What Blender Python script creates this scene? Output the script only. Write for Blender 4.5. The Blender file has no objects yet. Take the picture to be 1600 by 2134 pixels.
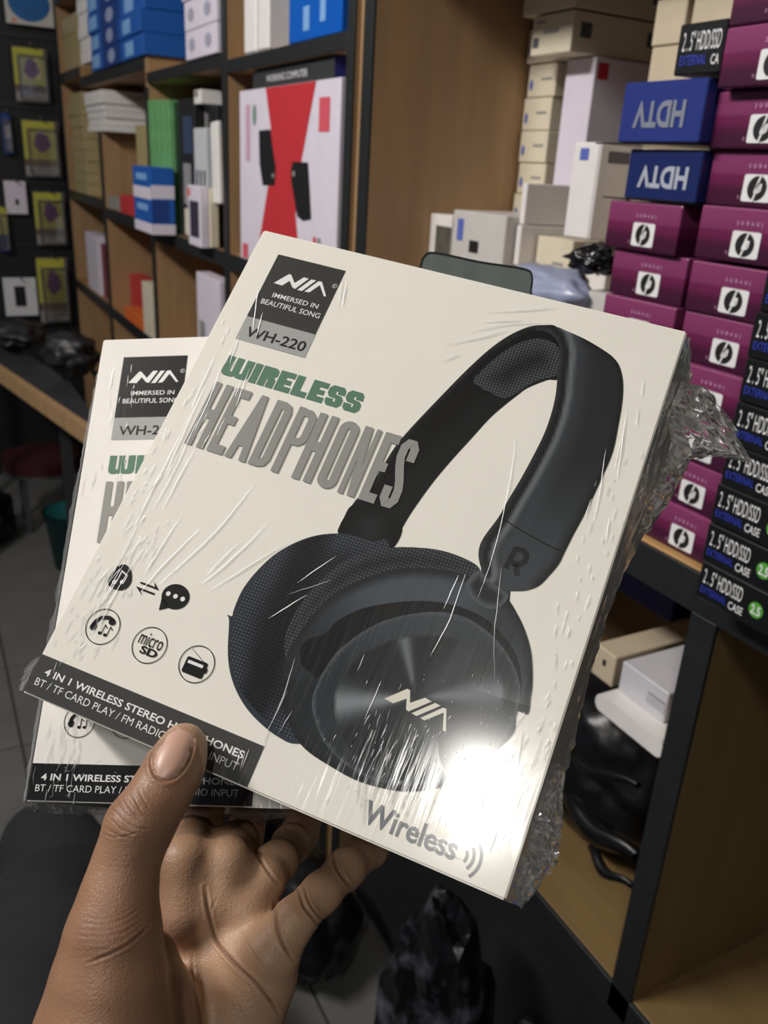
import bpy, bmesh, math, random
import numpy as np
from mathutils import Vector, Matrix
from mathutils.geometry import delaunay_2d_cdt

# ------------------------------------------------------------------ camera, world, lights, exposure
SC = bpy.context.scene
COL = SC.collection
D = 0.62                      # distance from the lens to the front plane of the shelving (m)
EYE = 1.45                    # height of the lens above the floor
FPX, CX, CY = 1770.0, 800.0, 1067.0
_nx = np.array([-1010.0, -777.0, FPX]); _nx /= np.linalg.norm(_nx)
_dn = np.array([-250.0, 4433.0, FPX]); _dn -= _dn.dot(_nx) * _nx; _dn /= np.linalg.norm(_dn)
RC = np.array([-_nx, np.cross(-_dn, -_nx), -_dn])     # camera axes (right, down, forward) -> world
CAM = np.array([0.0, 0.0, EYE])

cam_data = bpy.data.cameras.new('camera')
cam_data.sensor_fit = 'HORIZONTAL'
cam_data.sensor_width = 36.0
cam_data.lens = FPX / 1600.0 * 36.0
cam_data.clip_start = 0.02
cam_data.dof.use_dof = True
cam_data.dof.focus_distance = 0.325
cam_data.dof.aperture_fstop = 22.0
cam = bpy.data.objects.new('camera', cam_data)
COL.objects.link(cam)
_m = Matrix(((RC[0][0], -RC[0][1], -RC[0][2], CAM[0]),
             (RC[1][0], -RC[1][1], -RC[1][2], CAM[1]),
             (RC[2][0], -RC[2][1], -RC[2][2], CAM[2]), (0, 0, 0, 1)))
cam.matrix_world = _m
SC.camera = cam

w = bpy.data.worlds.new('world'); SC.world = w; w.use_nodes = True
w.node_tree.nodes['Background'].inputs[0].default_value = (0.80, 0.90, 1.0, 1)
w.node_tree.nodes['Background'].inputs[1].default_value = 0.06

def area(name, loc, target, sx, sy, power, color=(1, 1, 1)):
    l = bpy.data.lights.new(name, 'AREA'); l.shape = 'RECTANGLE'; l.size = sx; l.size_y = sy
    l.energy = power; l.color = color
    o = bpy.data.objects.new(name, l); COL.objects.link(o)
    o.location = loc
    o.rotation_euler = (Vector(target) - Vector(loc)).to_track_quat('-Z', 'Y').to_euler()
    return o
# the shop's ceiling lamp, mirrored in the shrink wrap, then two added fill lamps
area('ceiling_and_fill_lamp', (0.80, -0.84, 2.68), (-0.18, 0.15, 1.26), 0.14, 0.20, 6.0, (1.0, 0.97, 0.90))
area('ceiling_and_fill_lamp', (-1.15, -1.25, 2.75), (-1.0, 0.6, 1.3), 0.9, 0.2, 33.0, (1.0, 0.96, 0.92))  # unseen fill lamp, added to even out the light, clear of the boxes' reflection
area('ceiling_and_fill_lamp', (-3.1, -1.2, 2.75), (-3.3, 0.5, 1.4), 0.9, 0.16, 4.0, (1.0, 0.96, 0.92))  # unseen fill lamp, added for the far bays

SC.view_settings.view_transform = 'Standard'
SC.view_settings.look = 'None'
SC.view_settings.gamma = 1.0
SC.view_settings.use_curve_mapping = False
SC.view_settings.exposure = 0.45

# ------------------------------------------------------------------ helpers
rng = random.Random(7)
def lin(r, g, b):
    f = lambda v: (v / 255.0 / 12.92) if v / 255.0 <= 0.04045 else ((v / 255.0 + 0.055) / 1.055) ** 2.4
    return (f(r), f(g), f(b), 1.0)

MATS = {}
def mat(name, col, rough=0.5, noise=0.0, scale=40.0, bump=0.0, coat=0.0, metallic=0.0, film=False, alpha=None,
        vcol=False, weave=False, grain=None, spec=0.5):
    """one procedural material: colour, soft colour noise, fine bump, optional clear coat"""
    if name in MATS: return MATS[name]
    m = bpy.data.materials.new(name); m.use_nodes = True; MATS[name] = m
    nt = m.node_tree; N = nt.nodes; L = nt.links
    b = N['Principled BSDF']
    b.inputs['Roughness'].default_value = rough
    b.inputs['Metallic'].default_value = metallic
    b.inputs['Specular IOR Level'].default_value = spec
    src = None
    if vcol:
        a = N.new('ShaderNodeVertexColor'); a.layer_name = 'Col'; src = a.outputs['Color']
    else:
        rgb = N.new('ShaderNodeRGB'); rgb.outputs[0].default_value = col; src = rgb.outputs[0]
    tc = N.new('ShaderNodeTexCoord')
    if noise > 0 or grain:
        mp = N.new('ShaderNodeMapping'); L.new(tc.outputs['Object'], mp.inputs[0])
        if grain: mp.inputs['Scale'].default_value = grain
        nz = N.new('ShaderNodeTexNoise'); nz.inputs['Scale'].default_value = scale
        nz.inputs['Detail'].default_value = 4; L.new(mp.outputs[0], nz.inputs['Vector'])
        mx = N.new('ShaderNodeMix'); mx.data_type = 'RGBA'; mx.blend_type = 'MULTIPLY'
        mx.inputs[0].default_value = 1.0
        cr = N.new('ShaderNodeMapRange'); cr.inputs[1].default_value = 0.25; cr.inputs[2].default_value = 0.75
        cr.inputs[3].default_value = 1 - noise; cr.inputs[4].default_value = 1 + noise * 0.4
        L.new(nz.outputs[0], cr.inputs[0]); L.new(src, mx.inputs[6]); L.new(cr.outputs[0], mx.inputs[7])
        src = mx.outputs[2]
    if weave:
        wv = []
        for ax in ('X', 'Y'):
            t = N.new('ShaderNodeTexWave'); t.bands_direction = ax; t.inputs['Scale'].default_value = 250
            t.inputs['Distortion'].default_value = 1.5; t.inputs['Detail'].default_value = 0
            t.inputs['Detail Scale'].default_value = 0.12
            L.new(tc.outputs['Object'], t.inputs['Vector']); wv.append(t)
        mu = N.new('ShaderNodeMath'); mu.operation = 'MULTIPLY'
        L.new(wv[0].outputs['Fac'], mu.inputs[0]); L.new(wv[1].outputs['Fac'], mu.inputs[1])
        mr = N.new('ShaderNodeMapRange'); mr.inputs[3].default_value = 0.45; mr.inputs[4].default_value = 2.6
        L.new(mu.outputs[0], mr.inputs[0])
        mx = N.new('ShaderNodeMix'); mx.data_type = 'RGBA'; mx.blend_type = 'MULTIPLY'; mx.inputs[0].default_value = 1.0
        L.new(src, mx.inputs[6]); L.new(mr.outputs[0], mx.inputs[7]); src = mx.outputs[2]
    L.new(src, b.inputs['Base Color'])
    if bump > 0:
        nz = N.new('ShaderNodeTexNoise'); nz.inputs['Scale'].default_value = scale * 2; nz.inputs['Detail'].default_value = 5
        L.new(tc.outputs['Object'], nz.inputs['Vector'])
        bp = N.new('ShaderNodeBump'); bp.inputs['Strength'].default_value = bump; bp.inputs['Distance'].default_value = 0.002
        L.new(nz.outputs[0], bp.inputs['Height']); L.new(bp.outputs[0], b.inputs['Normal'])
    if coat > 0:
        b.inputs['Coat Weight'].default_value = coat; b.inputs['Coat Roughness'].default_value = 0.06
    if film: b.inputs['Specular IOR Level'].default_value = 0.12
    if film:      # taut shrink wrap over the print: a coat with long fine wrinkles
        b.inputs['Coat Weight'].default_value = 1.0
        b.inputs['Coat Roughness'].default_value = 0.135
        b.inputs['Coat IOR'].default_value = 1.5
        mp = N.new('ShaderNodeMapping'); mp.inputs['Scale'].default_value = (300, 22, 20)
        mp.inputs['Rotation'].default_value = (0, 0, math.radians(6))
        L.new(tc.outputs['Object'], mp.inputs[0])
        nz = N.new('ShaderNodeTexNoise'); nz.inputs['Scale'].default_value = 1.0; nz.inputs['Detail'].default_value = 3
        L.new(mp.outputs[0], nz.inputs['Vector'])
        big = N.new('ShaderNodeTexNoise'); big.inputs['Scale'].default_value = 14.0; big.inputs['Detail'].default_value = 2
        L.new(tc.outputs['Object'], big.inputs['Vector'])
        ms = N.new('ShaderNodeMapRange'); ms.inputs[1].default_value = 0.42; ms.inputs[2].default_value = 0.75
        L.new(big.outputs[0], ms.inputs[0])
        mm = N.new('ShaderNodeMath'); mm.operation = 'MULTIPLY'
        L.new(nz.outputs[0], mm.inputs[0]); L.new(ms.outputs[0], mm.inputs[1])
        bp = N.new('ShaderNodeBump'); bp.inputs['Strength'].default_value = 0.40; bp.inputs['Distance'].default_value = 0.0012
        L.new(mm.outputs[0], bp.inputs['Height']); L.new(bp.outputs[0], b.inputs['Coat Normal'])
    return m

def link(name, verts, faces, m=None, parent=None, smooth=False, mats=None, fmats=None):
    me = bpy.data.meshes.new(name)
    me.from_pydata([tuple(map(float, v)) for v in verts], [], [tuple(map(int, f)) for f in faces])
    if mats:
        for k in mats: me.materials.append(k)
        me.polygons.foreach_set('material_index', fmats)
    elif m: me.materials.append(m)
    if smooth: me.shade_smooth()
    me.update()
    o = bpy.data.objects.new(name, me); COL.objects.link(o)
    if parent: o.parent = parent
    return o

def tag(o, label=None, cat=None, group=None, kind=None):
    if label: o['label'] = label
    if cat: o['category'] = cat
    if group: o['group'] = group
    if kind: o['kind'] = kind
    return o

def box_geo(x0, x1, y0, y1, z0, z1, bev=0.0, seg=1):
    bm = bmesh.new()
    vs = [bm.verts.new(p) for p in ((x0, y0, z0), (x1, y0, z0), (x1, y1, z0), (x0, y1, z0),
                                    (x0, y0, z1), (x1, y0, z1), (x1, y1, z1), (x0, y1, z1))]
    for f in ((0, 3, 2, 1), (4, 5, 6, 7), (0, 1, 5, 4), (1, 2, 6, 5), (2, 3, 7, 6), (3, 0, 4, 7)):
        bm.faces.new([vs[i] for i in f])
    if bev > 0:
        bmesh.ops.bevel(bm, geom=list(bm.edges), offset=bev, segments=seg, affect='EDGES', profile=0.5)
    bm.verts.ensure_lookup_table()
    V = [tuple(v.co) for v in bm.verts]; F = [[v.index for v in f.verts] for f in bm.faces]
    bm.verts.index_update()
    F = [[v.index for v in f.verts] for f in bm.faces]
    bm.free()
    return V, F

def join(*geos):
    V, F = [], []
    for v, f in geos:
        n = len(V); V += list(v); F += [[i + n for i in q] for q in f]
    return V, F

def ray(px, py):
    return RC @ np.array([px - CX, py - CY, FPX])
def onY(px, py, Y):          # the point of a pixel's sight line on a vertical plane parallel to the shelf front (Y in D units)
    r = ray(px, py); return CAM + r * (Y * D / r[1])
def onX(px, py, X):
    r = ray(px, py); return CAM + r * (X * D / r[0])
def onZ(px, py, Z):
    r = ray(px, py); return CAM + r * (Z * D / r[2])
def Wd(x, y, z):
    return (x * D, y * D, EYE + z * D)

def carton(name, x0, x1, y0, y1, z0, z1, m, bev=0.0008, parent=None, yaw=0.0, seg=1):
    """a closed box given in world metres; its origin is at its base centre"""
    cx, cy = (x0 + x1) / 2, (y0 + y1) / 2
    V, F = box_geo(x0 - cx, x1 - cx, y0 - cy, y1 - cy, 0, z1 - z0, bev, seg)
    o = link(name, V, F, m, parent)
    o.location = (cx, cy, z0); o.rotation_euler = (0, 0, yaw)
    o['_s'] = 0
    del o['_s']
    return o

def front_print(name, box, w_, u0, v0, u1, v1, m, h=0.0004, depth=None):
    """flat print on the front (-Y) face of a carton; u,v in 0..1 from the face's top left"""
    W_, H_, Dp = w_
    x0, x1 = (u0 - .5) * W_, (u1 - .5) * W_
    z0, z1 = (1 - v1) * H_, (1 - v0) * H_
    y = -Dp / 2 - h
    return link(name, [(x0, y, z0), (x1, y, z0), (x1, y, z1), (x0, y, z1)], [(0, 1, 2, 3)], m, box)

def side_print(name, box, w_, u0, v0, u1, v1, m, h=0.0004):
    """flat print on the +X face; u runs from the front edge to the back"""
    W_, H_, Dp = w_
    y0, y1 = -Dp / 2 + u0 * Dp, -Dp / 2 + u1 * Dp
    z0, z1 = (1 - v1) * H_, (1 - v0) * H_
    x = W_ / 2 + h
    return link(name, [(x, y0, z0), (x, y1, z0), (x, y1, z1), (x, y0, z1)], [(0, 1, 2, 3)], m, box)

_TXT = {}
def text_geo(s, bold=0.0):
    """outlines of a line of type as flat triangles, normalised to a unit box (u right, v down)"""
    if (s, bold) in _TXT: return _TXT[(s, bold)]
    c = bpy.data.curves.new('type', 'FONT'); c.body = s; c.size = 1.0; c.resolution_u = 3; c.fill_mode = 'BOTH'
    c.offset = bold
    o = bpy.data.objects.new('type', c); COL.objects.link(o)
    bpy.context.view_layer.update()
    me = bpy.data.meshes.new_from_object(o.evaluated_get(bpy.context.evaluated_depsgraph_get()))
    V = np.array([v.co[:2] for v in me.vertices]); F = [list(p.vertices) for p in me.polygons]
    bpy.data.objects.remove(o); bpy.data.curves.remove(c); bpy.data.meshes.remove(me)
    lo, hi = V.min(0), V.max(0)
    V = (V - lo) / (hi - lo); V[:, 1] = 1 - V[:, 1]
    _TXT[(s, bold)] = (V, F)
    return V, F

def stroke2d(pts, wd, closed=False):
    """a flat ribbon along a polyline"""
    P = [np.array(p, float) for p in pts]; n = len(P); V, F = [], []
    for i in range(n):
        a = P[i - 1] if (i > 0 or closed) else None
        b = P[(i + 1) % n] if (i < n - 1 or closed) else None
        d1 = (P[i] - a) if a is not None else (b - P[i]); d2 = (b - P[i]) if b is not None else d1
        d1 = d1 / np.linalg.norm(d1); d2 = d2 / np.linalg.norm(d2)
        t = d1 + d2; t = t / max(np.linalg.norm(t), 1e-6)
        nrm = np.array([-t[1], t[0]]); k = 1 / max(nrm.dot(np.array([-d1[1], d1[0]])), 0.35)
        h = (wd[i] if hasattr(wd, '__len__') else wd) / 2
        V += [P[i] + nrm * h * k, P[i] - nrm * h * k]
    for i in range(n if closed else n - 1):
        j = (i + 1) % n
        F.append([2 * i, 2 * i + 1, 2 * j + 1, 2 * j])
    return V, F

def rrect(x0, y0, x1, y1, r, n=5):
    P = []
    for cx, cy, a0 in ((x1 - r, y0 + r, -90), (x1 - r, y1 - r, 0), (x0 + r, y1 - r, 90), (x0 + r, y0 + r, 180)):
        for k in range(n + 1):
            a = math.radians(a0 + 90 * k / n); P.append((cx + r * math.cos(a), cy + r * math.sin(a)))
    return P

def circ(cx, cy, r, n=28, ry=None):
    return [(cx + r * math.cos(2 * math.pi * k / n), cy + (ry or r) * math.sin(2 * math.pi * k / n)) for k in range(n)]

def poly2d(P):
    return [np.array(p, float) for p in P], [list(range(len(P)))]

def smooth_closed(P, n=6):
    """closed Catmull-Rom curve"""
    P = [np.array(p, float) for p in P]; m = len(P); out = []
    for i in range(m):
        p0, p1, p2, p3 = P[i - 1], P[i], P[(i + 1) % m], P[(i + 2) % m]
        for k in range(n):
            t = k / n
            out.append(0.5 * ((2 * p1) + (-p0 + p2) * t + (2 * p0 - 5 * p1 + 4 * p2 - p3) * t * t + (-p0 + 3 * p1 - 3 * p2 + p3) * t ** 3))
    return out
def smooth_open(P, n=6):
    P = [np.array(p, float) for p in P]; m = len(P); out = []
    for i in range(m - 1):
        p0, p1, p2, p3 = P[max(i - 1, 0)], P[i], P[i + 1], P[min(i + 2, m - 1)]
        for k in range(n):
            t = k / n
            out.append(0.5 * ((2 * p1) + (-p0 + p2) * t + (2 * p0 - 5 * p1 + 4 * p2 - p3) * t * t + (-p0 + 3 * p1 - 3 * p2 + p3) * t ** 3))
    out.append(P[-1])
    return out

def inside(poly, q):
    x, y = q; c = False; j = len(poly) - 1
    for i in range(len(poly)):
        xi, yi = poly[i]; xj, yj = poly[j]
        if (yi > y) != (yj > y) and x < (xj - xi) * (y - yi) / (yj - yi) + xi: c = not c
        j = i
    return c
def seg_dist(P, poly, closed=True):
    """distance of many points to a polyline"""
    P = np.asarray(P, float); A = np.asarray(poly, float); B = np.roll(A, -1, 0)
    if not closed: A, B = A[:-1], B[:-1]
    d = np.full(len(P), 1e9)
    for a, b in zip(A, B):
        ab = b - a; t = np.clip(((P - a) @ ab) / max(ab @ ab, 1e-9), 0, 1)
        d = np.minimum(d, np.linalg.norm(P - a - t[:, None] * ab, axis=1))
    return d
# ------------------------------------------------------------------ room
FZ = 0.0
tile_m = mat('floor_tile', lin(108, 108, 106), 0.4, noise=0.18, scale=9, bump=0.05)
grout_m = mat('grout', lin(60, 59, 57), 0.9, noise=0.2, scale=60)
wall_m = mat('painted_wall', lin(150, 142, 128), 0.8, noise=0.06, scale=5, bump=0.1)
ceil_m = mat('painted_ceiling', lin(210, 206, 198), 0.9, noise=0.04, scale=4)
V, F = box_geo(-4.6, 1.4, -1.4, 1.4, -0.05, -0.004)
floor = tag(link('floor', V, F, grout_m), kind='structure')
TS = 0.405
tv, tf = box_geo(0.003, TS - 0.003, 0.003, TS - 0.003, -0.006, 0.0, 0.0012)
tile_me = None
for i in range(-11, 0):
    for j in range(-2, 3):
        if tile_me is None:
            o = link('tile', tv, tf, tile_m, floor); tile_me = o.data
        else:
            o = bpy.data.objects.new('tile', tile_me); COL.objects.link(o); o.parent = floor
        o.location = (i * TS, j * TS + 0.08, 0)
V, F = box_geo(-4.6, 1.4, 1.24, 1.30, 0, 2.85); tag(link('wall_back', V, F, wall_m), kind='structure')
V, F = box_geo(-4.30, -4.24, -1.4, 1.24, 0, 2.85); tag(link('wall_left', V, F, wall_m), kind='structure')
V, F = box_geo(-4.6, 1.4, -1.4, 1.3, 2.85, 2.9); tag(link('ceiling', V, F, ceil_m), kind='structure')

# ------------------------------------------------------------------ shelving
wood = mat('veneer', lin(170, 136, 98), 0.45, noise=0.16, scale=6, grain=(6, 6, 0.7), bump=0.03)
wood_d = mat('veneer_shelf', lin(166, 128, 86), 0.5, noise=0.18, scale=6, grain=(0.7, 6, 6))
wood_l = mat('shaded_veneer', lin(128, 106, 66), 0.5, noise=0.18, scale=6, grain=(6, 6, 0.7))  # veneer with the lower bay's shade put into its colour
wood_l2 = mat('shaded_veneer_shelf', lin(130, 106, 68), 0.5, noise=0.2, scale=6, grain=(0.7, 6, 6))  # same painted shade, for the low shelf board
edge_m = mat('black_edging', lin(34, 36, 38), 0.45, noise=0.15, scale=30)
back_m = mat('backboard', lin(104, 86, 60), 0.7, noise=0.2, scale=6)
oak = mat('raw_board', lin(205, 160, 104), 0.55, noise=0.2, scale=8, grain=(0.7, 8, 8))

def board(name, x0, x1, y0, y1, z0, z1, m, parent):
    V, F = box_geo(x0 * D, x1 * D, y0 * D, y1 * D, EYE + z0 * D, EYE + z1 * D, 0.0006)
    return link(name, V, F, m, parent)
def panel(x0, x1, z0, z1, yb, parent):
    p = board('divider_panel', x0, x1, 1.008, yb, z0, z1, wood, parent)
    board('edge_strip', x0, x1, 1.0, 1.008, z0, z1, edge_m, p)
def shelf(x0, x1, z0, z1, yb, parent, m=wood_d, y=1.0):
    p = board('shelf_board', x0, x1, y + 0.008, yb, z0, z1, m, parent)
    board('edge_strip', x0, x1, y, y + 0.008, z0, z1 - (0.002 if m is not wood_d else 0), edge_m, p)

ua = bpy.data.objects.new('shelving_unit', None); COL.objects.link(ua)
tag(ua, 'long brown pigeonhole shelving with black edging, running into the far left', 'shelving', 'shop shelving')
ZB, ZT = -2.33, 1.30
for x0, x1, zt_ in ((-2.14, -2.10, ZT), (-3.14, -3.09, ZT), (-4.26, -4.21, 0.275), (-5.42, -5.36, 0.10), (-6.72, -6.64, ZT)):
    panel(x0, x1, ZB, zt_, 1.46, ua)
BAYS = ((-3.09, -2.14), (-4.21, -3.14), (-5.36, -4.26), (-6.64, -5.42))
for tops_, th in (((0.305, 0.33, None, None), 0.04), ((-0.317, -0.317, -0.30, -0.26), 0.056), ((-0.865,) * 4, 0.06), ((-1.42,) * 4, 0.06), ((0.92,) * 4, 0.06)):
    for (x0, x1), z1 in zip(BAYS, tops_):
        if z1 is not None: shelf(x0, x1, z1 - th, z1, 1.46, ua)
shelf(-5.90, -4.26, 0.345, 0.40, 1.46, ua)
shelf(-6.64, -5.90, 0.405, 0.46, 1.46, ua)
board('divider_panel', -4.26, -4.21, 1.008, 1.46, 0.275, 0.40, wood, ua)
board('back_panel', -6.72, -2.10, 1.46, 1.49, ZB, ZT, back_m, ua)

ub = bpy.data.objects.new('shelving_unit', None); COL.objects.link(ub)
tag(ub, 'nearest brown shelving bay with the maroon cartons, its wide side panel showing', 'shelving', 'shop shelving')
board('filler_strip', -2.095, -2.052, 1.015, 1.5, ZB, ZT, wood, ub)
panel(-2.05, -2.0, ZB, ZT, 1.9, ub)
p_ = board('divider_panel', -0.80, -0.75, 1.008, 1.9, -1.48, -0.615, wood_l, ub); board('edge_strip', -0.80, -0.75, 1.0, 1.008, -1.48, -0.615, edge_m, p_)
panel(-0.80, -0.79, -0.548, ZT, 1.02, ub) if False else None
shelf(-2.0, 0.4, -0.615, -0.548, 1.9, ub, oak)
shelf(-2.0, 0.4, 0.49, 0.55, 1.9, ub)
shelf(-2.0, 0.4, -1.49, -1.42, 1.9, ub, wood_l2)
board('plinth', -2.0, 0.4, 1.06, 1.10, ZB, -1.49, edge_m, ub)
board('back_panel', -2.0, 0.4, 1.9, 1.93, ZB, ZT, back_m, ub)
# ------------------------------------------------------------------ the two headphone boxes
BW, BH, BT = 0.190, 0.2218, 0.045
def rot(wv):
    wv = np.array(wv); th = np.linalg.norm(wv); k = wv / th
    K = np.array([[0, -k[2], k[1]], [k[2], 0, -k[0]], [-k[1], k[0], 0]])
    return np.eye(3) + math.sin(th) * K + (1 - math.cos(th)) * K @ K
R1 = rot((-0.34891362, 0.20648502, 0.34890673)); T1 = np.array((-0.05458429, -0.12811476, 0.38501414))
R2 = rot((-0.35879618, 0.10894175, 0.01014612)); T2 = np.array((-0.14239031, -0.08750911, 0.43055779))
def frame(Rb, t):
    Rw = RC @ Rb; o = CAM + RC @ t
    return Matrix([[*Rw[0], o[0]], [*Rw[1], o[1]], [*Rw[2], o[2]], [0, 0, 0, 1]])
def uv1(p):                   # photo trace -> metres on the face of the front box
    r = np.array([(p[0] - CX) / FPX, (p[1] - CY) / FPX, 1.0]); n = R1[:, 2]
    return (R1.T @ (r * (n @ T1) / (n @ r) - T1))[:2]

cream = mat('cream_card', lin(240, 236, 225), 0.42, noise=0.02, scale=60, film=True)
cream2 = mat('white_card', lin(240, 236, 230), 0.42, noise=0.02, scale=60, film=True)
side_card = mat('black_card_side', lin(34, 35, 33), 0.35, noise=0.1, film=True)
panel_k1 = mat('glare_lifted_print', lin(56, 56, 55), 0.4, noise=0.05, film=True)  # black print of the front box, film glare painted in as lighter grey
panel_k2 = mat('black_print', lin(24, 24, 25), 0.4, noise=0.05, film=True)
panel_g = mat('grey_print', lin(166, 167, 165), 0.4, film=True)
green_p = mat('green_print', lin(92, 128, 108), 0.4, film=True)
headl_p = mat('headline_grey_print', lin(148, 148, 144), 0.4, film=True)
white_p = mat('white_print', lin(238, 238, 236), 0.4, film=True)
black_p = mat('ink_print', lin(24, 24, 24), 0.4, film=True)
steel_p = mat('slate_print', lin(112, 115, 120), 0.4, film=True)
art_m = mat('headphone_artwork', None, 0.42, vcol=True, film=True)
art_w = mat('woven_pad_artwork', None, 0.5, vcol=True, weave=True, film=True)

MM = 0.001
def face_out(V, f):           # every printed face looks out of the box
    a = sum(V[f[i]][0] * V[f[(i + 1) % len(f)]][1] - V[f[(i + 1) % len(f)]][0] * V[f[i]][1] for i in range(len(f)))
    return f if a < 0 else list(f)[::-1]
def flat(name, geo, z, m, parent, local=MM):
    V, F = geo
    return link(name, [(v[0] * local, v[1] * local, -z - (v[2] if len(v) > 2 else 0)) for v in V], [face_out(V, f) for f in F], m, parent)
def fit(s, u0, v0, u1, v1, bold=0.0, shear=0.0):
    V, F = text_geo(s, bold)
    return [(u0 + a * (u1 - u0) + shear * (1 - b) * (v1 - v0), v0 + b * (v1 - v0)) for a, b in V], F

def logo_geo():
    # the maker's mark, traced on the label (px)
    s = 240 / 1600.0
    def z(x, y): return tuple(uv1((500 + x * s, 520 + y * s)) * 1000)
    a = [z(*p) for p in ((470, 468), (680, 348), (712, 352), (760, 470), (890, 390), (958, 410), (765, 552), (728, 530), (692, 440), (585, 505))]
    b = [z(*p) for p in ((795, 565), (995, 420), (1060, 435), (862, 580))]
    c_ = [z(*p) for p in ((895, 588), (1090, 445), (1140, 452), (1198, 655), (1165, 655), (1110, 500), (965, 600))]
    return join(poly2d(a), poly2d(b), poly2d(c_))

def tris(P):
    """triangulate a possibly concave outline"""
    vs, es, fs, *_ = delaunay_2d_cdt([Vector(p) for p in P], [(i, (i + 1) % len(P)) for i in range(len(P))], [], 1, 1e-6)
    return [tuple(v) for v in vs], [list(f) for f in fs]
def tlogo():
    s = 240 / 1600.0
    def z(x, y): return tuple(uv1((500 + x * s, 520 + y * s)) * 1000)
    return join(*[tris([z(*p) for p in q]) for q in (
        ((470, 468), (680, 348), (712, 352), (760, 470), (890, 390), (958, 410), (765, 552), (728, 530), (692, 440), (585, 505)),
        ((795, 565), (995, 420), (1060, 435), (862, 580)),
        ((895, 588), (1090, 445), (1140, 452), (1198, 655), (1165, 655), (1110, 500), (965, 600)))])

def headline():
    y0, y1 = 78.4, 108.8; G = []
    def S(pts, wd): G.append(stroke2d(pts, wd))
    def H(x, w_):
        S([(x + 1.65, y0), (x + 1.65, y1)], 3.3); S([(x + w_ - 1.65, y0), (x + w_ - 1.65, y1)], 3.3); S([(x, 93.2), (x + w_, 93.2)], 4.4)
    def E(x, w_):
        S([(x + 1.7, y0), (x + 1.7, y1)], 3.4)
        for y, k in ((y0 + 2, 1), (93.2, .88), (y1 - 2, 1)): S([(x, y), (x + w_ * k, y)], 4.0)
    def O(x, w_, d=False):
        r = 3.0
        P = rrect(x + 1.7, y0 + 1.7, x + w_ - 1.7, y1 - 1.7, 2.3, 4)
        if d: P = [(x + 1.7, y0 + 1.7), (x + 1.7, y1 - 1.7)] + [p for p in rrect(x - 2, y0 + 1.7, x + w_ - 1.7, y1 - 1.7, 2.6, 4)][6:12][::-1][:0] + \
                [p for p in [(x + w_ - 4.2, y1 - 1.7), (x + w_ - 2.5, y1 - 2.4), (x + w_ - 1.7, y1 - 4.4), (x + w_ - 1.7, y0 + 4.4), (x + w_ - 2.5, y0 + 2.4), (x + w_ - 4.2, y0 + 1.7)]]
        G.append(stroke2d(P, 3.4, True))
    H(13.6, 8.6 + .2); E(24.0, 7.3)
    G.append(tris([(32.4, y1), (36.0, y0), (38.9, y0), (42.0, y1), (38.9, y1), (38.3, 102.6), (36.2, 102.6), (35.6, y1)]))
    O(43.2, 8.2, True)
    S([(55.2, y0), (55.2, y1)], 3.3)
    S([(55.2, y0 + 2), (59.0, y0 + 2), (60.6, y0 + 3.6), (60.9, y0 + 5), (60.9, y0 + 12.5), (60.4, y0 + 14.2), (59.0, y0 + 15.4), (55.2, y0 + 15.4)], 3.3)
    H(62.8, 8.4); O(73.0, 8.2)
    G.append(tris([(82.9, y1), (82.9, y0), (86.2, y0), (88.0, 95), (88.0, y0), (90.0, y0), (90.0, y1), (87.0, y1), (85.2, 93), (85.2, y1)]))
    E(91.8, 6.8)
    x = 99.6; w_ = 7.6
    S([(x + w_ - 1.7, y0 + 9.5), (x + w_ - 1.7, y0 + 4), (x + w_ - 3, y0 + 1.9), (x + 3, y0 + 1.9), (x + 1.7, y0 + 4), (x + 1.7, y0 + 8.5),
       (x + 2.6, y0 + 12), (x + w_ - 2.6, y0 + 18.5), (x + w_ - 1.7, y0 + 22), (x + w_ - 1.7, y1 - 4), (x + w_ - 3, y1 - 1.9), (x + 3, y1 - 1.9),
       (x + 1.7, y1 - 4), (x + 1.7, y1 - 9)], 3.4)
    return join(*[([(v[0], v[1], k * 0.000004) for v in V], F) for k, (V, F) in enumerate(G)])

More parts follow.
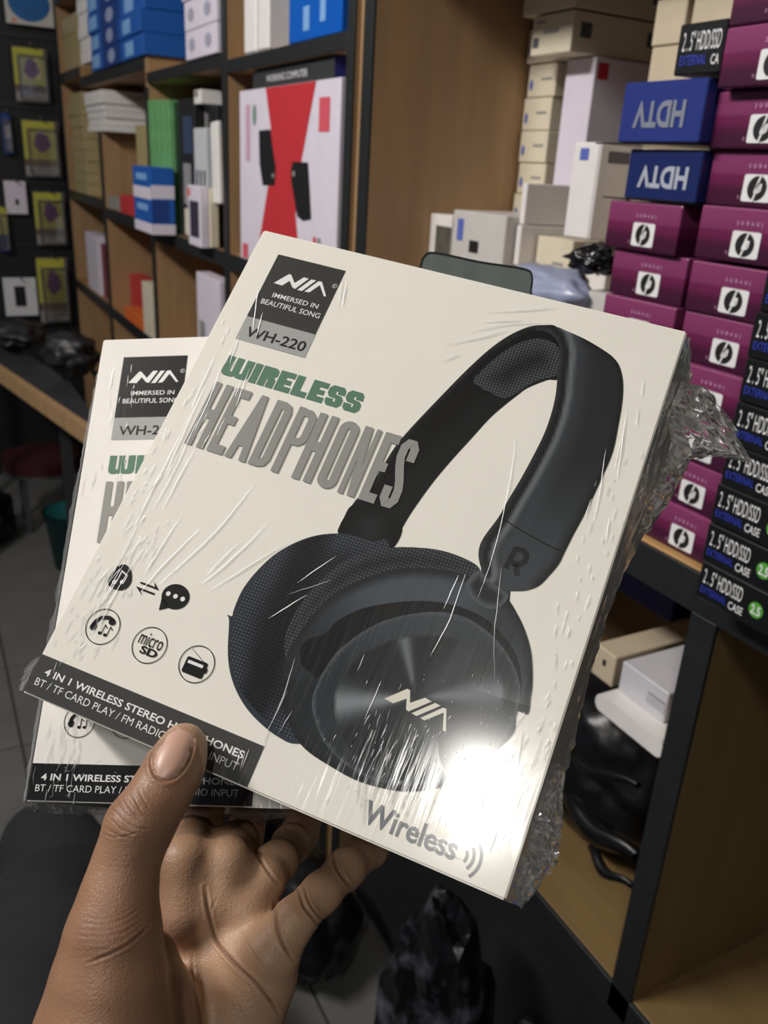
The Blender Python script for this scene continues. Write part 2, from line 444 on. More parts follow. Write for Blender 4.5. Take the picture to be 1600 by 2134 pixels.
def wireless_geo():
    t, b = 64.9, 74.4; m_ = (t + b) / 2; G = []
    def T(P): G.append(tris(P))
    T([(13.5, t), (17.0, t), (17.0, 71.6), (17.6, 72.3), (18.2, 71.6), (18.2, t), (21.4, t), (21.4, 71.6), (22.1, 72.3), (22.8, 71.6), (22.8, t), (26.3, t),
       (26.3, 72.6), (25.6, 73.9), (24.3, b), (21.2, b), (19.9, 73.8), (18.6, b), (15.3, b), (14.1, 73.8), (13.5, 72.6)])
    T([(27.0, t), (30.3, t), (30.3, b), (27.0, b)])
    T([(31.0, t), (36.6, t), (38.0, 65.6), (38.3, 66.6), (38.3, 68.4), (37.2, 69.4), (38.3, 70.5), (38.3, b), (34.9, b), (34.9, 70.6), (34.3, 70.6), (34.3, b), (31.0, b)])
    def E(x, w_): T([(x, t), (x + w_, t), (x + w_, t + 2.6), (x + 3.5, t + 2.6), (x + 3.5, m_ - 1), (x + w_ - .7, m_ - 1), (x + w_ - .7, m_ + 1.2), (x + 3.5, m_ + 1.2), (x + 3.5, b - 2.6), (x + w_, b - 2.6), (x + w_, b), (x, b)])
    E(39.0, 7.0)
    T([(46.7, t), (50.2, t), (50.2, b - 2.7), (53.4, b - 2.7), (53.4, b), (46.7, b)])
    E(54.2, 7.0)
    for x in (61.8, 69.9):
        w_ = 7.5
        T([(x + 1.4, t), (x + w_ - 1.4, t), (x + w_ - .3, t + 1.2), (x + w_, t + 3.6), (x + 4.3, t + 3.6), (x + 4.3, t + 2.4), (x + 3.4, t + 2.4), (x + 3.4, m_ - .9),
           (x + w_ - 1.2, m_ - .6), (x + w_, m_ + .8), (x + w_, b - 1.6), (x + w_ - 1.4, b), (x + 1.4, b), (x + .3, b - 1.2), (x, b - 3.4), (x + 3.4, b - 3.4), (x + 3.4, b - 2.2),
           (x + 4.3, b - 2.2), (x + 4.3, m_ + 1.0), (x + 1.1, m_ + .7), (x, m_ - .7), (x, t + 1.6)])
    return join(*G)

def paint(name, outline, colour, m, z, parent, step=9.0, n=5, closed_smooth=True):
    """a printed area: outline and colour field given on the photo trace, laid flat on the box face"""
    P = smooth_closed(outline, n) if closed_smooth else [np.array(p, float) for p in outline]
    lo, hi = np.min(P, 0), np.max(P, 0)
    gx, gy = np.meshgrid(np.arange(lo[0] + step / 2, hi[0], step), np.arange(lo[1] + step / 2, hi[1], step))
    Q = np.c_[gx.ravel(), gy.ravel()]
    keep = np.array([inside(P, q) for q in Q], bool) if len(Q) else np.zeros(0, bool)
    Q = Q[keep]
    if len(Q): Q = Q[seg_dist(Q, P) > step * 0.4]
    allp = [Vector(p) for p in P] + [Vector(q) for q in Q]
    vs, es, fs, *_ = delaunay_2d_cdt(allp, [(i, (i + 1) % len(P)) for i in range(len(P))], [], 1, 1e-5)
    vs = np.array([tuple(v) for v in vs]); C = colour(vs)
    z = 0.00010 + z * 0.3
    U_ = [uv1(v) for v in vs]
    o = link(name, [(*u, -z) for u in U_], [face_out(U_, list(f)) for f in fs], m, parent)
    ca = o.data.color_attributes.new('Col', 'FLOAT_COLOR', 'POINT')
    L_ = np.ones((len(vs), 4)); c = np.clip(C, 0, 255) / 255.0
    L_[:, :3] = np.where(c <= 0.04045, c / 12.92, ((c + 0.055) / 1.055) ** 2.4) * 0.68
    ca.data.foreach_set('color', L_.ravel())
    return o

def zz(sx, sy, k, pts): return [(sx + x / k, sy + y / k) for x, y in pts]
def mixc(a, b, t): t = np.clip(t, 0, 1)[:, None]; return np.array(a) * (1 - t) + np.array(b) * t
def sstep(a, b, x): t = np.clip((x - a) / (b - a), 0, 1); return t * t * (3 - 2 * t)

def artwork(root):
    art = link('headphone_picture', [(uv1(p)[0], uv1(p)[1], -0.00012) for p in ((1003, 1158), (1068, 1185), (1060, 1270), (1000, 1262))], [(0, 1, 2, 3)], mat('yoke_print', lin(52, 56, 61), 0.42, film=True), root)
    K5 = 1600 / 700.0
    A = lambda *p: zz(440, 1050, K5, p)
    Bz = lambda *p: zz(700, 640, 2.5, p)
    # far arm of the headband
    far = Bz((10, 1175), (40, 1110), (100, 1010), (200, 900), (300, 740), (400, 620), (600, 410), (700, 310), (800, 220), (900, 150), (1000, 105), (1080, 95), (1150, 105), (1175, 200), (1160, 365),
             (1100, 380), (1000, 420), (950, 455), (880, 510), (800, 580), (700, 690), (600, 800), (500, 920), (400, 1060), (340, 1160), (290, 1262), (200, 1245), (90, 1200))
    edge = Bz((10, 1175), (100, 1010), (200, 900), (300, 740), (400, 620), (600, 410), (800, 220), (1000, 105), (1150, 105))
    def cf(P):
        d = seg_dist(P, edge, False); c = mixc((50, 54, 57), (22, 23, 25), sstep(2, 9, d))
        return mixc(c, (34, 36, 38), sstep(40, 80, d) * 0.8)
    paint('far_band', far, cf, art_m, 0.00020, art)
    clip = Bz((10, 1175), (40, 1100), (95, 1030), (240, 1065), (345, 1145), (290, 1262), (200, 1245), (60, 1190))
    paint('far_clip', clip, lambda P: mixc((44, 47, 50), (20, 21, 22), sstep(0, 60, np.hypot(P[:, 0] - 772, P[:, 1] - 1102))), art_m, 0.00026, art)
    pad = Bz((715, 385), (760, 330), (850, 250), (950, 190), (1050, 165), (1130, 185), (1165, 240), (1155, 350), (1060, 380), (990, 415), (940, 450), (880, 475), (800, 445), (740, 410))
    paint('band_cushion', pad, lambda P: mixc((74, 77, 80), (34, 36, 38), sstep(5, 50, seg_dist(P, pad))), art_w, 0.00032, art)
    # near arm
    near = Bz((1040, 118), (1080, 100), (1150, 105), (1200, 125), (1300, 170), (1400, 230), (1450, 270), (1480, 320), (1495, 400), (1490, 500), (1470, 620), (1440, 760), (1380, 900), (1310, 1050),
              (1240, 1180), (1190, 1280), (1160, 1340), (1110, 1400), (1060, 1450), (1000, 1475), (940, 1480), (880, 1475), (820, 1450), (770, 1390), (745, 1320), (745, 1260), (770, 1200),
              (850, 1090), (900, 1000), (960, 900), (1020, 790), (1080, 670), (1120, 560), (1145, 450), (1155, 330), (1165, 240), (1155, 185), (1125, 148), (1090, 128))
    inn = Bz((1040, 118), (1110, 128), (1150, 175), (1165, 240), (1155, 330), (1145, 450), (1120, 560), (1080, 670), (1020, 790), (960, 900), (900, 1000), (850, 1090), (770, 1200), (745, 1290), (760, 1380))
    out_ = Bz((1300, 170), (1400, 230), (1450, 270), (1480, 320), (1495, 400), (1490, 500), (1470, 620), (1440, 760), (1380, 900), (1310, 1050), (1240, 1180), (1190, 1280), (1160, 1340), (1110, 1400), (1060, 1450))
    def cn(P):
        d = seg_dist(P, inn, False); e = seg_dist(P, out_, False)
        c = mixc((62, 65, 69), (40, 42, 44), sstep(3, 9, d))
        c = mixc(c, (32, 34, 36), sstep(9, 16, d)); c = mixc(c, (126, 131, 136), sstep(16, 26, d)); c = mixc(c, (66, 70, 75), sstep(27, 40, d))
        c = mixc(c, (50, 52, 55), sstep(40, 80, d)); c = mixc(c, (38, 40, 42), sstep(14, 2, e))
        low = sstep(940, 1160, P[:, 1]); c = mixc(c, (80, 88, 95), low * sstep(30, 60, d) * sstep(0, 30, e) * 0.75)
        return c
    paint('near_band', near, cn, art_m, 0.00038, art, step=7)
    flat('band_seam', stroke2d([tuple(uv1(p) * 1000) for p in Bz((850, 1092), (1000, 1185), (1100, 1240), (1190, 1280))], 0.45), 0.00010 + 0.00046 * 0.3, black_p, art)
    # R
    rr = Bz((885, 1362), (935, 1262), (975, 1268), (993, 1290), (985, 1325), (955, 1342), (915, 1330))
    g1 = stroke2d([tuple(uv1(p) * 1000) for p in rr], 2.1)
    g2 = stroke2d([tuple(uv1(p) * 1000) for p in Bz((935, 1338), (945, 1400))], 2.1)
    flat('side_letter', join(g1, g2), 0.00010 + 0.00046 * 0.3, mat('engraved_print', lin(34, 36, 38), 0.42, film=True), art)
    # left cushion with its thin shell edge
    shell = A((850, 215), (760, 180), (680, 152), (600, 142), (500, 152), (400, 186), (300, 245), (215, 325), (150, 410), (110, 500), (100, 535), (78, 530), (86, 560), (80, 700), (90, 800), (120, 890), (170, 975),
              (240, 1050), (320, 1110), (412, 1142), (600, 1100), (800, 700))
    paint('far_shell', shell, lambda P: mixc((58, 66, 76), (28, 31, 35), sstep(4, 40, seg_dist(P, shell))), art_m, 0.00044, art)
    lp = A((850, 215), (760, 182), (680, 157), (600, 147), (500, 157), (400, 192), (300, 252), (228, 335), (168, 415), (125, 500), (100, 600), (92, 700), (104, 790), (135, 875), (185, 950), (250, 1020), (325, 1080), (405, 1125), (600, 1080), (800, 700))
    def cl(P):
        e = seg_dist(P, lp); c = mixc((64, 69, 78), (42, 46, 53), sstep(10, 60, e))
        cx, cy = 580, 1260; r = np.hypot((P[:, 0] - cx) / 1.0, (P[:, 1] - cy) / 1.1)
        c = mixc(c, (18, 20, 24), sstep(60, 10, np.abs(P[:, 0] - (650 - (P[:, 1] - 1120) * 0.35))) * 0.8)
        return c
    paint('far_cushion', lp, cl, art_w, 0.00050, art)
    rp = A((350, 700), (352, 640), (370, 580), (410, 505), (470, 420), (550, 340), (640, 270), (740, 230), (850, 210), (960, 208), (1080, 220), (1180, 250), (1262, 292), (1275, 330), (1200, 345), (1000, 320), (850, 330), (700, 375), (560, 465), (440, 600), (370, 760))
    paint('near_cushion', rp, lambda P: mixc((66, 70, 76), (40, 43, 48), sstep(6, 30, seg_dist(P, rp))), art_w, 0.00056, art)
    cup = A((338, 900), (345, 800), (375, 700), (430, 600), (510, 500), (600, 420), (720, 360), (850, 318), (960, 305), (1080, 312), (1200, 335), (1300, 375), (1400, 440), (1460, 530), (1500, 620), (1525, 720), (1530, 850), (1522, 920), (1508, 1000),
            (1455, 990), (1445, 1080), (1385, 1150), (1300, 1215), (1200, 1290), (1100, 1345), (980, 1368), (860, 1362), (700, 1320), (560, 1245), (450, 1170), (390, 1090), (355, 1000))
    ce = np.array((853, 1419.0))          # ear cup centre on the trace
    def cc(P):
        e = seg_dist(P, cup); ang = np.degrees(np.arctan2(P[:, 1] - ce[1], P[:, 0] - ce[0]))
        c = mixc((40, 43, 48), (52, 57, 63), sstep(3, 14, e))
        c = mixc(c, (88, 96, 105), sstep(8, 26, e) * sstep(70, 20, np.abs(ang + 88)))
        c = mixc(c, (70, 80, 92), sstep(8, 26, e) * sstep(45, 10, np.abs(ang - 10)))
        return mixc(c, (30, 33, 38), sstep(60, 20, np.abs(ang - 165)) * 0.4)
    paint('cup_shell', cup, cc, art_m, 0.00062, art, step=8)
    g = A((432, 770), (425, 700), (455, 650), (540, 620), (600, 560), (720, 500), (880, 470), (1040, 465), (1180, 490), (1310, 550), (1400, 640), (1460, 740), (1480, 860), (1470, 960), (1440, 1000), (1440, 860), (1380, 700), (1250, 560),
          (1080, 515), (900, 540), (740, 610), (600, 700), (510, 830), (470, 800))
    paint('cup_groove', g, lambda P: mixc((20, 22, 26), (20, 22, 26), P[:, 0] * 0), art_m, 0.00068, art, step=14)
    ring = A((482, 980), (490, 900), (530, 810), (600, 710), (700, 625), (820, 560), (960, 525), (1100, 522), (1240, 560), (1350, 640), (1430, 750), (1470, 870), (1455, 1000), (1400, 1110), (1300, 1215), (1180, 1290), (1040, 1335), (880, 1340),
             (740, 1300), (620, 1225), (530, 1120))
    paint('cup_ring', ring, lambda P: mixc(mixc((104, 110, 116), (52, 57, 63), sstep(0, 6, seg_dist(P, ring))), (84, 92, 100), sstep(1400, 1290, P[:, 1]) * 0.6), art_m, 0.00074, art, step=8)
    disc = A((585, 960), (592, 890), (635, 800), (710, 725), (820, 665), (940, 630), (1070, 628), (1190, 650), (1290, 705), (1360, 780), (1395, 880), (1388, 985), (1345, 1080), (1270, 1170), (1160, 1240), (1020, 1290), (880, 1290), (750, 1245), (650, 1165), (598, 1060))
    cd = np.array((440 + 975 / K5, 1050 + 925 / K5))
    def cdisc(P):
        v = P - cd; a = np.degrees(np.arctan2(v[:, 1], v[:, 0])); r = np.hypot(v[:, 0], v[:, 1])
        dif = lambda c0: np.abs((a - c0 + 180) % 360 - 180)
        k = 0.95 * np.exp(-(dif(176) / 13) ** 2) + 0.75 * np.exp(-(dif(-4) / 12) ** 2) + 0.75 * np.exp(-(dif(-101) / 6.5) ** 2) + 0.30 * np.exp(-(dif(72) / 9) ** 2) + 0.25 * np.exp(-(dif(-40) / 18) ** 2)
        k *= sstep(0, 45, r)
        c = mixc((36, 40, 45), (160, 166, 172), k)
        return mixc(c, (58, 62, 66), sstep(6, 0, seg_dist(P, disc)) * 0.7)
    paint('brushed_disc', disc, cdisc, art_m, 0.00080, art, step=5)
    k9 = 1600 / 180.0
    C9 = lambda *p: [tuple(uv1(q) * 1000) for q in zz(780, 1420, k9, p)]
    lg = join(tris(C9((190, 320), (610, 140), (665, 165), (660, 400), (940, 305), (1065, 375), (630, 560), (588, 520), (600, 322), (345, 408))),
              tris(C9((690, 592), (1130, 400), (1225, 455), (780, 645))),
              tris(C9((848, 682), (1270, 490), (1335, 510), (1325, 935), (1268, 910), (1285, 580), (930, 725))))
    flat('disc_mark', lg, 0.00010 + 0.00088 * 0.3, mat('cream_print', lin(226, 222, 208), 0.4, film=True), art)
    yoke = A((1215, 400), (1222, 365), (1275, 320), (1340, 380), (1412, 430), (1400, 470), (1355, 500), (1300, 492), (1245, 455))
    paint('yoke_joint', yoke, lambda P: mixc((96, 102, 108), (40, 44, 49), sstep(2, 16, seg_dist(P, yoke))), art_m, 0.00070, art, step=6)
    return art

def icons(root):
    H_ = 0.00025
    def ring_(cx, cy, nm):
        return flat(nm, stroke2d(circ(cx, cy, 6.85, 48), 0.32, True), H_, black_p, root)
    # music bubble -> arrows -> chat bubble
    mb = flat('music_icon', tris(smooth_closed([(11.2, 170.5), (12.2, 165.6), (15.0, 163.8), (18.6, 165.6), (20.6, 169.6), (19.4, 173.0), (15.8, 174.2), (12.2, 173.4)], 5)), H_, black_p, root)
    flat('music_note', join(stroke2d([(14.9, 171.6), (14.9, 166.6), (17.8, 167.6), (17.8, 170.2)], 0.55), poly2d(circ(14.2, 171.7, 1.0, 14)), poly2d(circ(17.1, 170.6, 0.9, 14))), H_ + .00008, white_p, mb)
    flat('arrow_icon', join(tris([(24.2, 167.9), (30.6, 167.9), (29.4, 166.2), (32.8, 168.6), (24.2, 168.6)]), tris([(31.8, 170.9), (25.6, 170.9), (27.0, 172.6), (23.2, 170.2), (31.8, 170.2)])), H_, black_p, root)
    cb = flat('chat_icon', join(poly2d(circ(40.2, 168.6, 5.7, 32, 4.9)), tris([(35.2, 170.6), (36.4, 175.6), (40.5, 172.8)])), H_, black_p, root)
    flat('chat_dots', join(*[poly2d(circ(37.0 + 3.2 * k, 168.5, 0.95, 16)) for k in range(3)]), H_ + .00008, white_p, cb)
    c1 = ring_(18.3, 188.9, 'phone_badge')
    g = join(stroke2d(smooth_open([(14.2, 190.2), (14.6, 188.0), (16.4, 186.0), (19.2, 185.0), (21.4, 185.6)], 5), 1.5),
             poly2d(circ(14.6, 190.0, 1.35, 14, 1.6)), poly2d(circ(21.0, 186.1, 1.5, 14, 1.2)))
    for dx in (0, 2.4):
        g = join(g, stroke2d([(19.0 + dx, 191.4), (19.0 + dx, 188.0), (20.3 + dx, 188.9)], 0.35), poly2d(circ(18.3 + dx, 191.5, 0.8, 12, 0.6)))
    flat('handset_icon', g, H_, black_p, c1)
    c2 = ring_(39.3, 188.9, 'card_badge')
    V1 = fit('micro', 34.3, 184.6, 44.3, 189.6, 0.0); V2 = fit('SD', 36.6, 189.8, 43.8, 192.8, 0.03)
    flat('card_lettering', join(V1, V2), H_, black_p, c2)
    c3 = ring_(59.8, 189.0, 'radio_badge')
    rb = flat('radio_icon', join(poly2d(rrect(55.3, 187.3, 64.0, 193.4, 0.8)), poly2d([(63.9, 189.2), (64.7, 189.2), (64.7, 191), (63.9, 191)]), stroke2d([(55.6, 184.4), (62.6, 187.6)], 0.18)), H_, black_p, c3)
    flat('dial_window', poly2d([(56.2, 188.5), (62.6, 188.5), (62.6, 189.7), (56.2, 189.7)]), H_ + .00008, white_p, rb)

def headphone_box(Rb, t, label, front):
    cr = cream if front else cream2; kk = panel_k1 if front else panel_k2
    # sleeve: cream front face, black sides that swell slightly towards the back
    fl = 0.0032 if front else 0.0018
    V, F = box_geo(0, BW, 0, BH, 0, BT, 0.0)
    V = [((x + (fl if x > 0.1 else -0.0) * (z / BT)), (y + (0.0022 if y > 0.1 else 0) * (z / BT)), z) for x, y, z in V]
    bm = bmesh.new(); bv = [bm.verts.new(v) for v in V]
    for f in F: bm.faces.new([bv[i] for i in f])
    bmesh.ops.bevel(bm, geom=list(bm.edges), offset=0.0007, segments=2, affect='EDGES')
    me = bpy.data.meshes.new('headphone_box'); bm.to_mesh(me); bm.free()
    me.materials.append(side_card); me.materials.append(cr)
    for p in me.polygons:
        p.material_index = 1 if (p.center.z < 0.0008 or (p.center.x < 0.0008)) else 0
    root = bpy.data.objects.new('headphone_box', me); COL.objects.link(root)
    root.matrix_world = frame(Rb, t)
    tag(root, label, 'box', 'shrink-wrapped headphone boxes in the hand')
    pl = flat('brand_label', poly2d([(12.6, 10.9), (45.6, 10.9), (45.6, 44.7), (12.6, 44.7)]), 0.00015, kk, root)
    flat('brand_mark', tlogo(), 0.00023, white_p, pl)
    flat('registered_sign', join(stroke2d(circ(44.0, 19.6, 1.05, 20), 0.16, True), fit('R', 43.6, 19.0, 44.4, 20.3)), 0.00023, white_p, pl)
    flat('motto_lettering', join(fit('IMMERSED IN', 19.2, 30.2, 41.2, 32.6, 0.006), fit('BEAUTIFUL SONG', 15.6, 34.4, 43.9, 37.0, 0.006)), 0.00023, white_p, pl)
    gp = flat('model_label', poly2d([(12.6, 44.7), (45.8, 44.7), (45.8, 56.6), (12.6, 56.6)]), 0.00015, panel_g, root)
    flat('model_lettering', fit('WH-220', 15.9, 49.2, 44.1, 54.2, 0.012), 0.00023, black_p, gp)
    flat('subtitle_lettering', wireless_geo(), 0.00015, green_p, root)
    artwork(root)
    flat('headline_lettering', headline(), 0.00042, headl_p, root)
    icons(root)
    bd = flat('band_strip', poly2d([(0.3, 206.6), (96.2, 206.6), (96.2, 221.3), (0.3, 221.3)]), 0.00015, kk if not front else mat('glare_lifted_band_print', lin(66, 66, 65), 0.4, film=True), root)  # front band lightened in colour to stand for film glare
    flat('band_lettering', join(fit('4 IN 1 WIRELESS STEREO HEADPHONES', 5.2, 210.6, 90.6, 213.4, 0.022), fit('BT / TF CARD PLAY / FM RADIO / AUDIO INPUT', 3.4, 215.0, 90.3, 217.8, 0.0)), 0.00023, white_p, bd)
    arcs = []
    for r, a in ((3.2, 38), (5.4, 40), (7.8, 42)):
        arcs.append(stroke2d([(171.0 + r * math.cos(math.radians(q)), 214.2 + r * 1.0 * math.sin(math.radians(q))) for q in range(-a, a + 1, 7)], 0.95))
    flat('corner_lettering', join(fit('Wireless', 137.6, 209.4, 170.6, 217.0, 0.02), *arcs), 0.00015, steel_p, root)
    return root

def wisp(P, wd, h, prof=4):
    """a raised thread of film: half tube along a polyline on the face (mm)"""
    V, F = [], []; n = len(P)
    P = [np.array(p, float) for p in P]
    for i in range(n):
        t = P[min(i + 1, n - 1)] - P[max(i - 1, 0)]; t = t / (np.linalg.norm(t) + 1e-9); nn = np.array([-t[1], t[0]])
        taper = math.sin(math.pi * (i + 0.35) / (n - 0.3))
        for k in range(prof + 1):
            a = math.pi * k / prof
            q = P[i] + nn * math.cos(a) * wd / 2 * taper
            V.append((q[0] * MM, q[1] * MM, -(0.00045 + math.sin(a) * h * MM * taper)))
    for i in range(n - 1):
        for k in range(prof):
            a = i * (prof + 1) + k
            F.append([a, a + 1, a + prof + 2, a + prof + 1])
    return V, F

def film_mat(name, clear, rough, white=0.15):
    if name in MATS: return MATS[name]
    m = bpy.data.materials.new(name); m.use_nodes = True; MATS[name] = m
    N = m.node_tree.nodes; L = m.node_tree.links; N.clear()
    out = N.new('ShaderNodeOutputMaterial'); tr = N.new('ShaderNodeBsdfTransparent')
    gl = N.new('ShaderNodeBsdfGlossy'); gl.inputs['Roughness'].default_value = rough
    df = N.new('ShaderNodeBsdfDiffuse'); df.inputs['Color'].default_value = (0.85, 0.85, 0.85, 1)
    m1 = N.new('ShaderNodeMixShader'); m1.inputs[0].default_value = white
    L.new(gl.outputs[0], m1.inputs[1]); L.new(df.outputs[0], m1.inputs[2])
    m2 = N.new('ShaderNodeMixShader')
    fr = N.new('ShaderNodeFresnel'); fr.inputs[0].default_value = 1.5
    ad = N.new('ShaderNodeMath'); ad.operation = 'ADD'; ad.use_clamp = True; ad.inputs[1].default_value = 1 - clear
    L.new(fr.outputs[0], ad.inputs[0]); L.new(ad.outputs[0], m2.inputs[0])
    L.new(tr.outputs[0], m2.inputs[1]); L.new(m1.outputs[0], m2.inputs[2]); L.new(m2.outputs[0], out.inputs[0])
    return m

film_thread = film_mat('film_thread', 0.45, 0.28, 0.5)
film_clear = film_mat('film_clear', 0.93, 0.13, 0.30)

box_a = headphone_box(R1, T1, 'large tilted cream headphone box in front, wrapped in film, thumb on its glare-greyed band', True)
box_b = headphone_box(R2, T2, 'upright white headphone box behind, mostly covered, left edge and black bottom band showing', False)

# wrinkles in the film of the front box (photo trace) -------------------------------------------
R_ = random.Random(3)
LINES = [((540, 600), (533, 645), (527, 690)), ((716, 575), (704, 640)), ((722, 590), (714, 640)), ((548, 652), (536, 700)), ((500, 700), (478, 760)),
         ((463, 760), (438, 830), (405, 900)), ((450, 740), (400, 850)), ((430, 800), (372, 930), (350, 980)), ((520, 770), (492, 850)), ((505, 790), (490, 830)),
         ((415, 870), (360, 990), (320, 1060)), ((405, 940), (340, 1060)), ((380, 900), (310, 1040), (280, 1100)), ((290, 1090), (240, 1190), (205, 1260)), ((300, 1110), (262, 1180)),
         ((275, 1180), (228, 1262), (200, 1330)), ((262, 1170), (222, 1240), (190, 1290)), ((250, 1200), (205, 1275)), ((375, 1080), (300, 1200)), ((420, 1100), (340, 1180), (290, 1240)),
         ((530, 1010), (450, 1110), (330, 1220)), ((560, 1090), (480, 1170), (420, 1218)), ((500, 1130), (430, 1200)), ((600, 1130), (520, 1180), (440, 1230)),
         ((925, 720), (1000, 706), (1060, 690)), ((975, 695), (1060, 678), (1150, 676)), ((1005, 672), (1090, 669)), ((1012, 652), (1100, 648), (1160, 643)), ((920, 755), (960, 740)),
         ((1075, 905), (1065, 990), (1045, 1090), (1020, 1180), (995, 1250)), ((1305, 860), (1296, 930), (1285, 1000)), ((1298, 900), (1280, 980)), ((1262, 935), (1252, 1010), (1236, 1090)), ((1330, 850), (1325, 890)),
         ((1232, 1040), (1218, 1080)), ((1340, 790), (1336, 830)), ((1270, 1080), (1262, 1130)), ((970, 1195), (938, 1290), (895, 1370)), ((955, 1200), (925, 1270)), ((1045, 1180), (1038, 1250), (1030, 1320), (1030, 1420)),
         ((760, 1365), (745, 1400)), ((615, 1370), (595, 1440), (570, 1500)), ((600, 1440), (560, 1520), (548, 1560)), ((610, 1480), (580, 1530)), ((520, 1560), (506, 1600)), ((512, 1568), (500, 1608)), ((500, 1572), (494, 1596)),
         ((830, 1540), (800, 1590), (778, 1640)), ((862, 1560), (835, 1620), (812, 1672)), ((885, 1545), (855, 1620), (830, 1668)), ((810, 1560), (790, 1620), (782, 1650)), ((795, 1420), (760, 1500)), ((870, 1520), (850, 1580)),
         ((780, 1580), (756, 1640), (750, 1700)), ((750, 1600), (742, 1680)), ((762, 1620), (756, 1720)), ((1010, 1640), (1000, 1700)), ((1090, 1520), (1080, 1600)), ((1130, 1530), (1100, 1620)), ((640, 1240), (560, 1290)), ((690, 1210), (600, 1240)),
         ((860, 1730), (940, 1760)), ((880, 1745), (930, 1768)), ((900, 1770), (960, 1790)), ((1040, 1720), (1020, 1780)), ((700, 1160), (620, 1215)), ((120, 1380), (112, 1405)), ((180, 1340), (160, 1365))]
geo = []
for Ls in LINES:
    P = smooth_open([uv1(p) * 1000 for p in Ls], 5) if len(Ls) > 2 else [uv1(Ls[0]) * 1000 * (1 - k / 6) + uv1(Ls[1]) * 1000 * k / 6 for k in range(7)]
    P = [p + np.array([R_.uniform(-.12, .12), R_.uniform(-.1, .1)]) for p in P]
    geo.append(wisp(P, R_.uniform(0.3, 0.62), 0.16))
def scatter(n, region, ang, ln):
    for _ in range(n):
        x, y = region(); a = math.radians(ang + R_.gauss(0, 7)); l = ln * R_.uniform(.25, 1.3)
        d = np.array((math.cos(a), math.sin(a))) * l
        p0 = uv1((x, y)) * 1000; p1 = uv1((x + d[0], y + d[1])) * 1000; b = np.array((R_.uniform(-.5, .5), R_.uniform(-.5, .5)))
        if min(p0[0], p1[0]) < 0.8 or max(p0[0], p1[0]) > 188.5 or max(p0[1], p1[1]) > 220 or min(p0[1], p1[1]) < 1: continue
        geo.append(wisp([p0, (p0 + p1) / 2 + b * .3, p1], R_.uniform(0.14, 0.36), 0.18, 3))
def along(a, b, s):
    def f():
        t = R_.random(); return (a[0] + (b[0] - a[0]) * t + R_.gauss(0, s), a[1] + (b[1] - a[1]) * t + R_.gauss(0, s))
    return f
scatter(70, along((500, 700), (130, 1350), 26), 117, 30)
scatter(45, along((330, 1050), (180, 1330), 22), 117, 34)
scatter(34, along((1300, 900), (1150, 1400), 30), 105, 24)
scatter(50, along((780, 1500), (880, 1650), 45), 112, 26)
scatter(60, along((1130, 1480), (1080, 1760), 30), 115, 26)
scatter(40, along((980, 1540), (700, 1640), 50), 115, 14)
scatter(40, lambda: (R_.uniform(880, 1080), R_.uniform(1400, 1620)), 100, 5)
wr = link('film_wrinkle', *join(*geo), film_thread, box_a, smooth=True)
tag(wr, kind='stuff')
geo = []
P2 = lambda x, y: np.array([x, y], float)
for _ in range(60):
    x = R_.uniform(2, 22); y = R_.choice([R_.uniform(4, 80), R_.uniform(165, 218), R_.uniform(185, 218)]); l = R_.uniform(2, 11)
    geo.append(wisp([P2(x, y), P2(x + R_.uniform(-.6, .6), y + l / 2), P2(x + R_.uniform(-1, 1), min(y + l, 220))], R_.uniform(0.15, 0.42), 0.2, 3))
for _ in range(18):
    x = R_.uniform(5, 70); y = R_.uniform(206, 219)
    geo.append(wisp([P2(x, y), P2(x + R_.uniform(1, 3), y + R_.uniform(-3, 1))], R_.uniform(0.15, 0.3), 0.15, 3))
tag(link('film_wrinkle', *join(*geo), film_thread, box_b, smooth=True), kind='stuff')

# loose film gathered along the edges ------------------------------------------------------------
def crumple(name, inner, outer, parent, nu, nv, amp, zi, zo, m, seed=1, Tm=None, corr=0.3):
    """facetted sheet of film between two traced lines (photo px); zi/zo = depth behind the face in mm at the inner/outer line"""
    rg = random.Random(seed); V, F = [], []
    Tm = Tm or (R1, T1)
    def at(line, s):
        s *= len(line) - 1; i = min(int(s), len(line) - 2); f = s - i
        return np.array(line[i]) * (1 - f) + np.array(line[i + 1]) * f
    Rb, tt = Tm
    wz = [0.0] * (nv + 1); wp = [0.0] * (nv + 1)
    for i in range(nu + 1):
        a, b = at(inner, i / nu), at(outer, i / nu)
        for j in range(nv + 1):
            k = j / nv
            wz[j] = corr * wz[j] + (1 - corr ** 2) ** .5 * rg.gauss(0, 1); wp[j] = corr * wp[j] + (1 - corr ** 2) ** .5 * rg.gauss(0, 1)
            if 0 < j: k = min(max(k + wp[j] * 0.35 / nv, 0.01), 1.04)
            p = a * (1 - k) + b * k
            if j == nv: p = p + np.array([rg.gauss(0, 1), rg.gauss(0, 1)]) * 1.6
            depth = zi + (zo - zi) * k + (wz[j] * amp if j else 0)
            r = np.array([(p[0] - CX) / FPX, (p[1] - CY) / FPX, 1.0]); n = Rb[:, 2]
            X = r * ((n @ tt) + depth * MM) / (n @ r)
            V.append(Rb.T @ (X - tt))
    for i in range(nu):
        for j in range(nv):
            a = i * (nv + 1) + j; b = a + nv + 1
            if rg.random() < .5: F += [[a, a + 1, b], [a + 1, b + 1, b]]
            else: F += [[a, a + 1, b + 1], [a, b + 1, b]]
    return link(name, V, F, m, parent)
e = lambda y: 1432 - (y - 690) * .319
side_in = [(e(y), y) for y in (700, 780, 860, 940, 1020, 1100, 1200, 1300, 1400, 1500, 1600, 1700, 1780, 1878)]
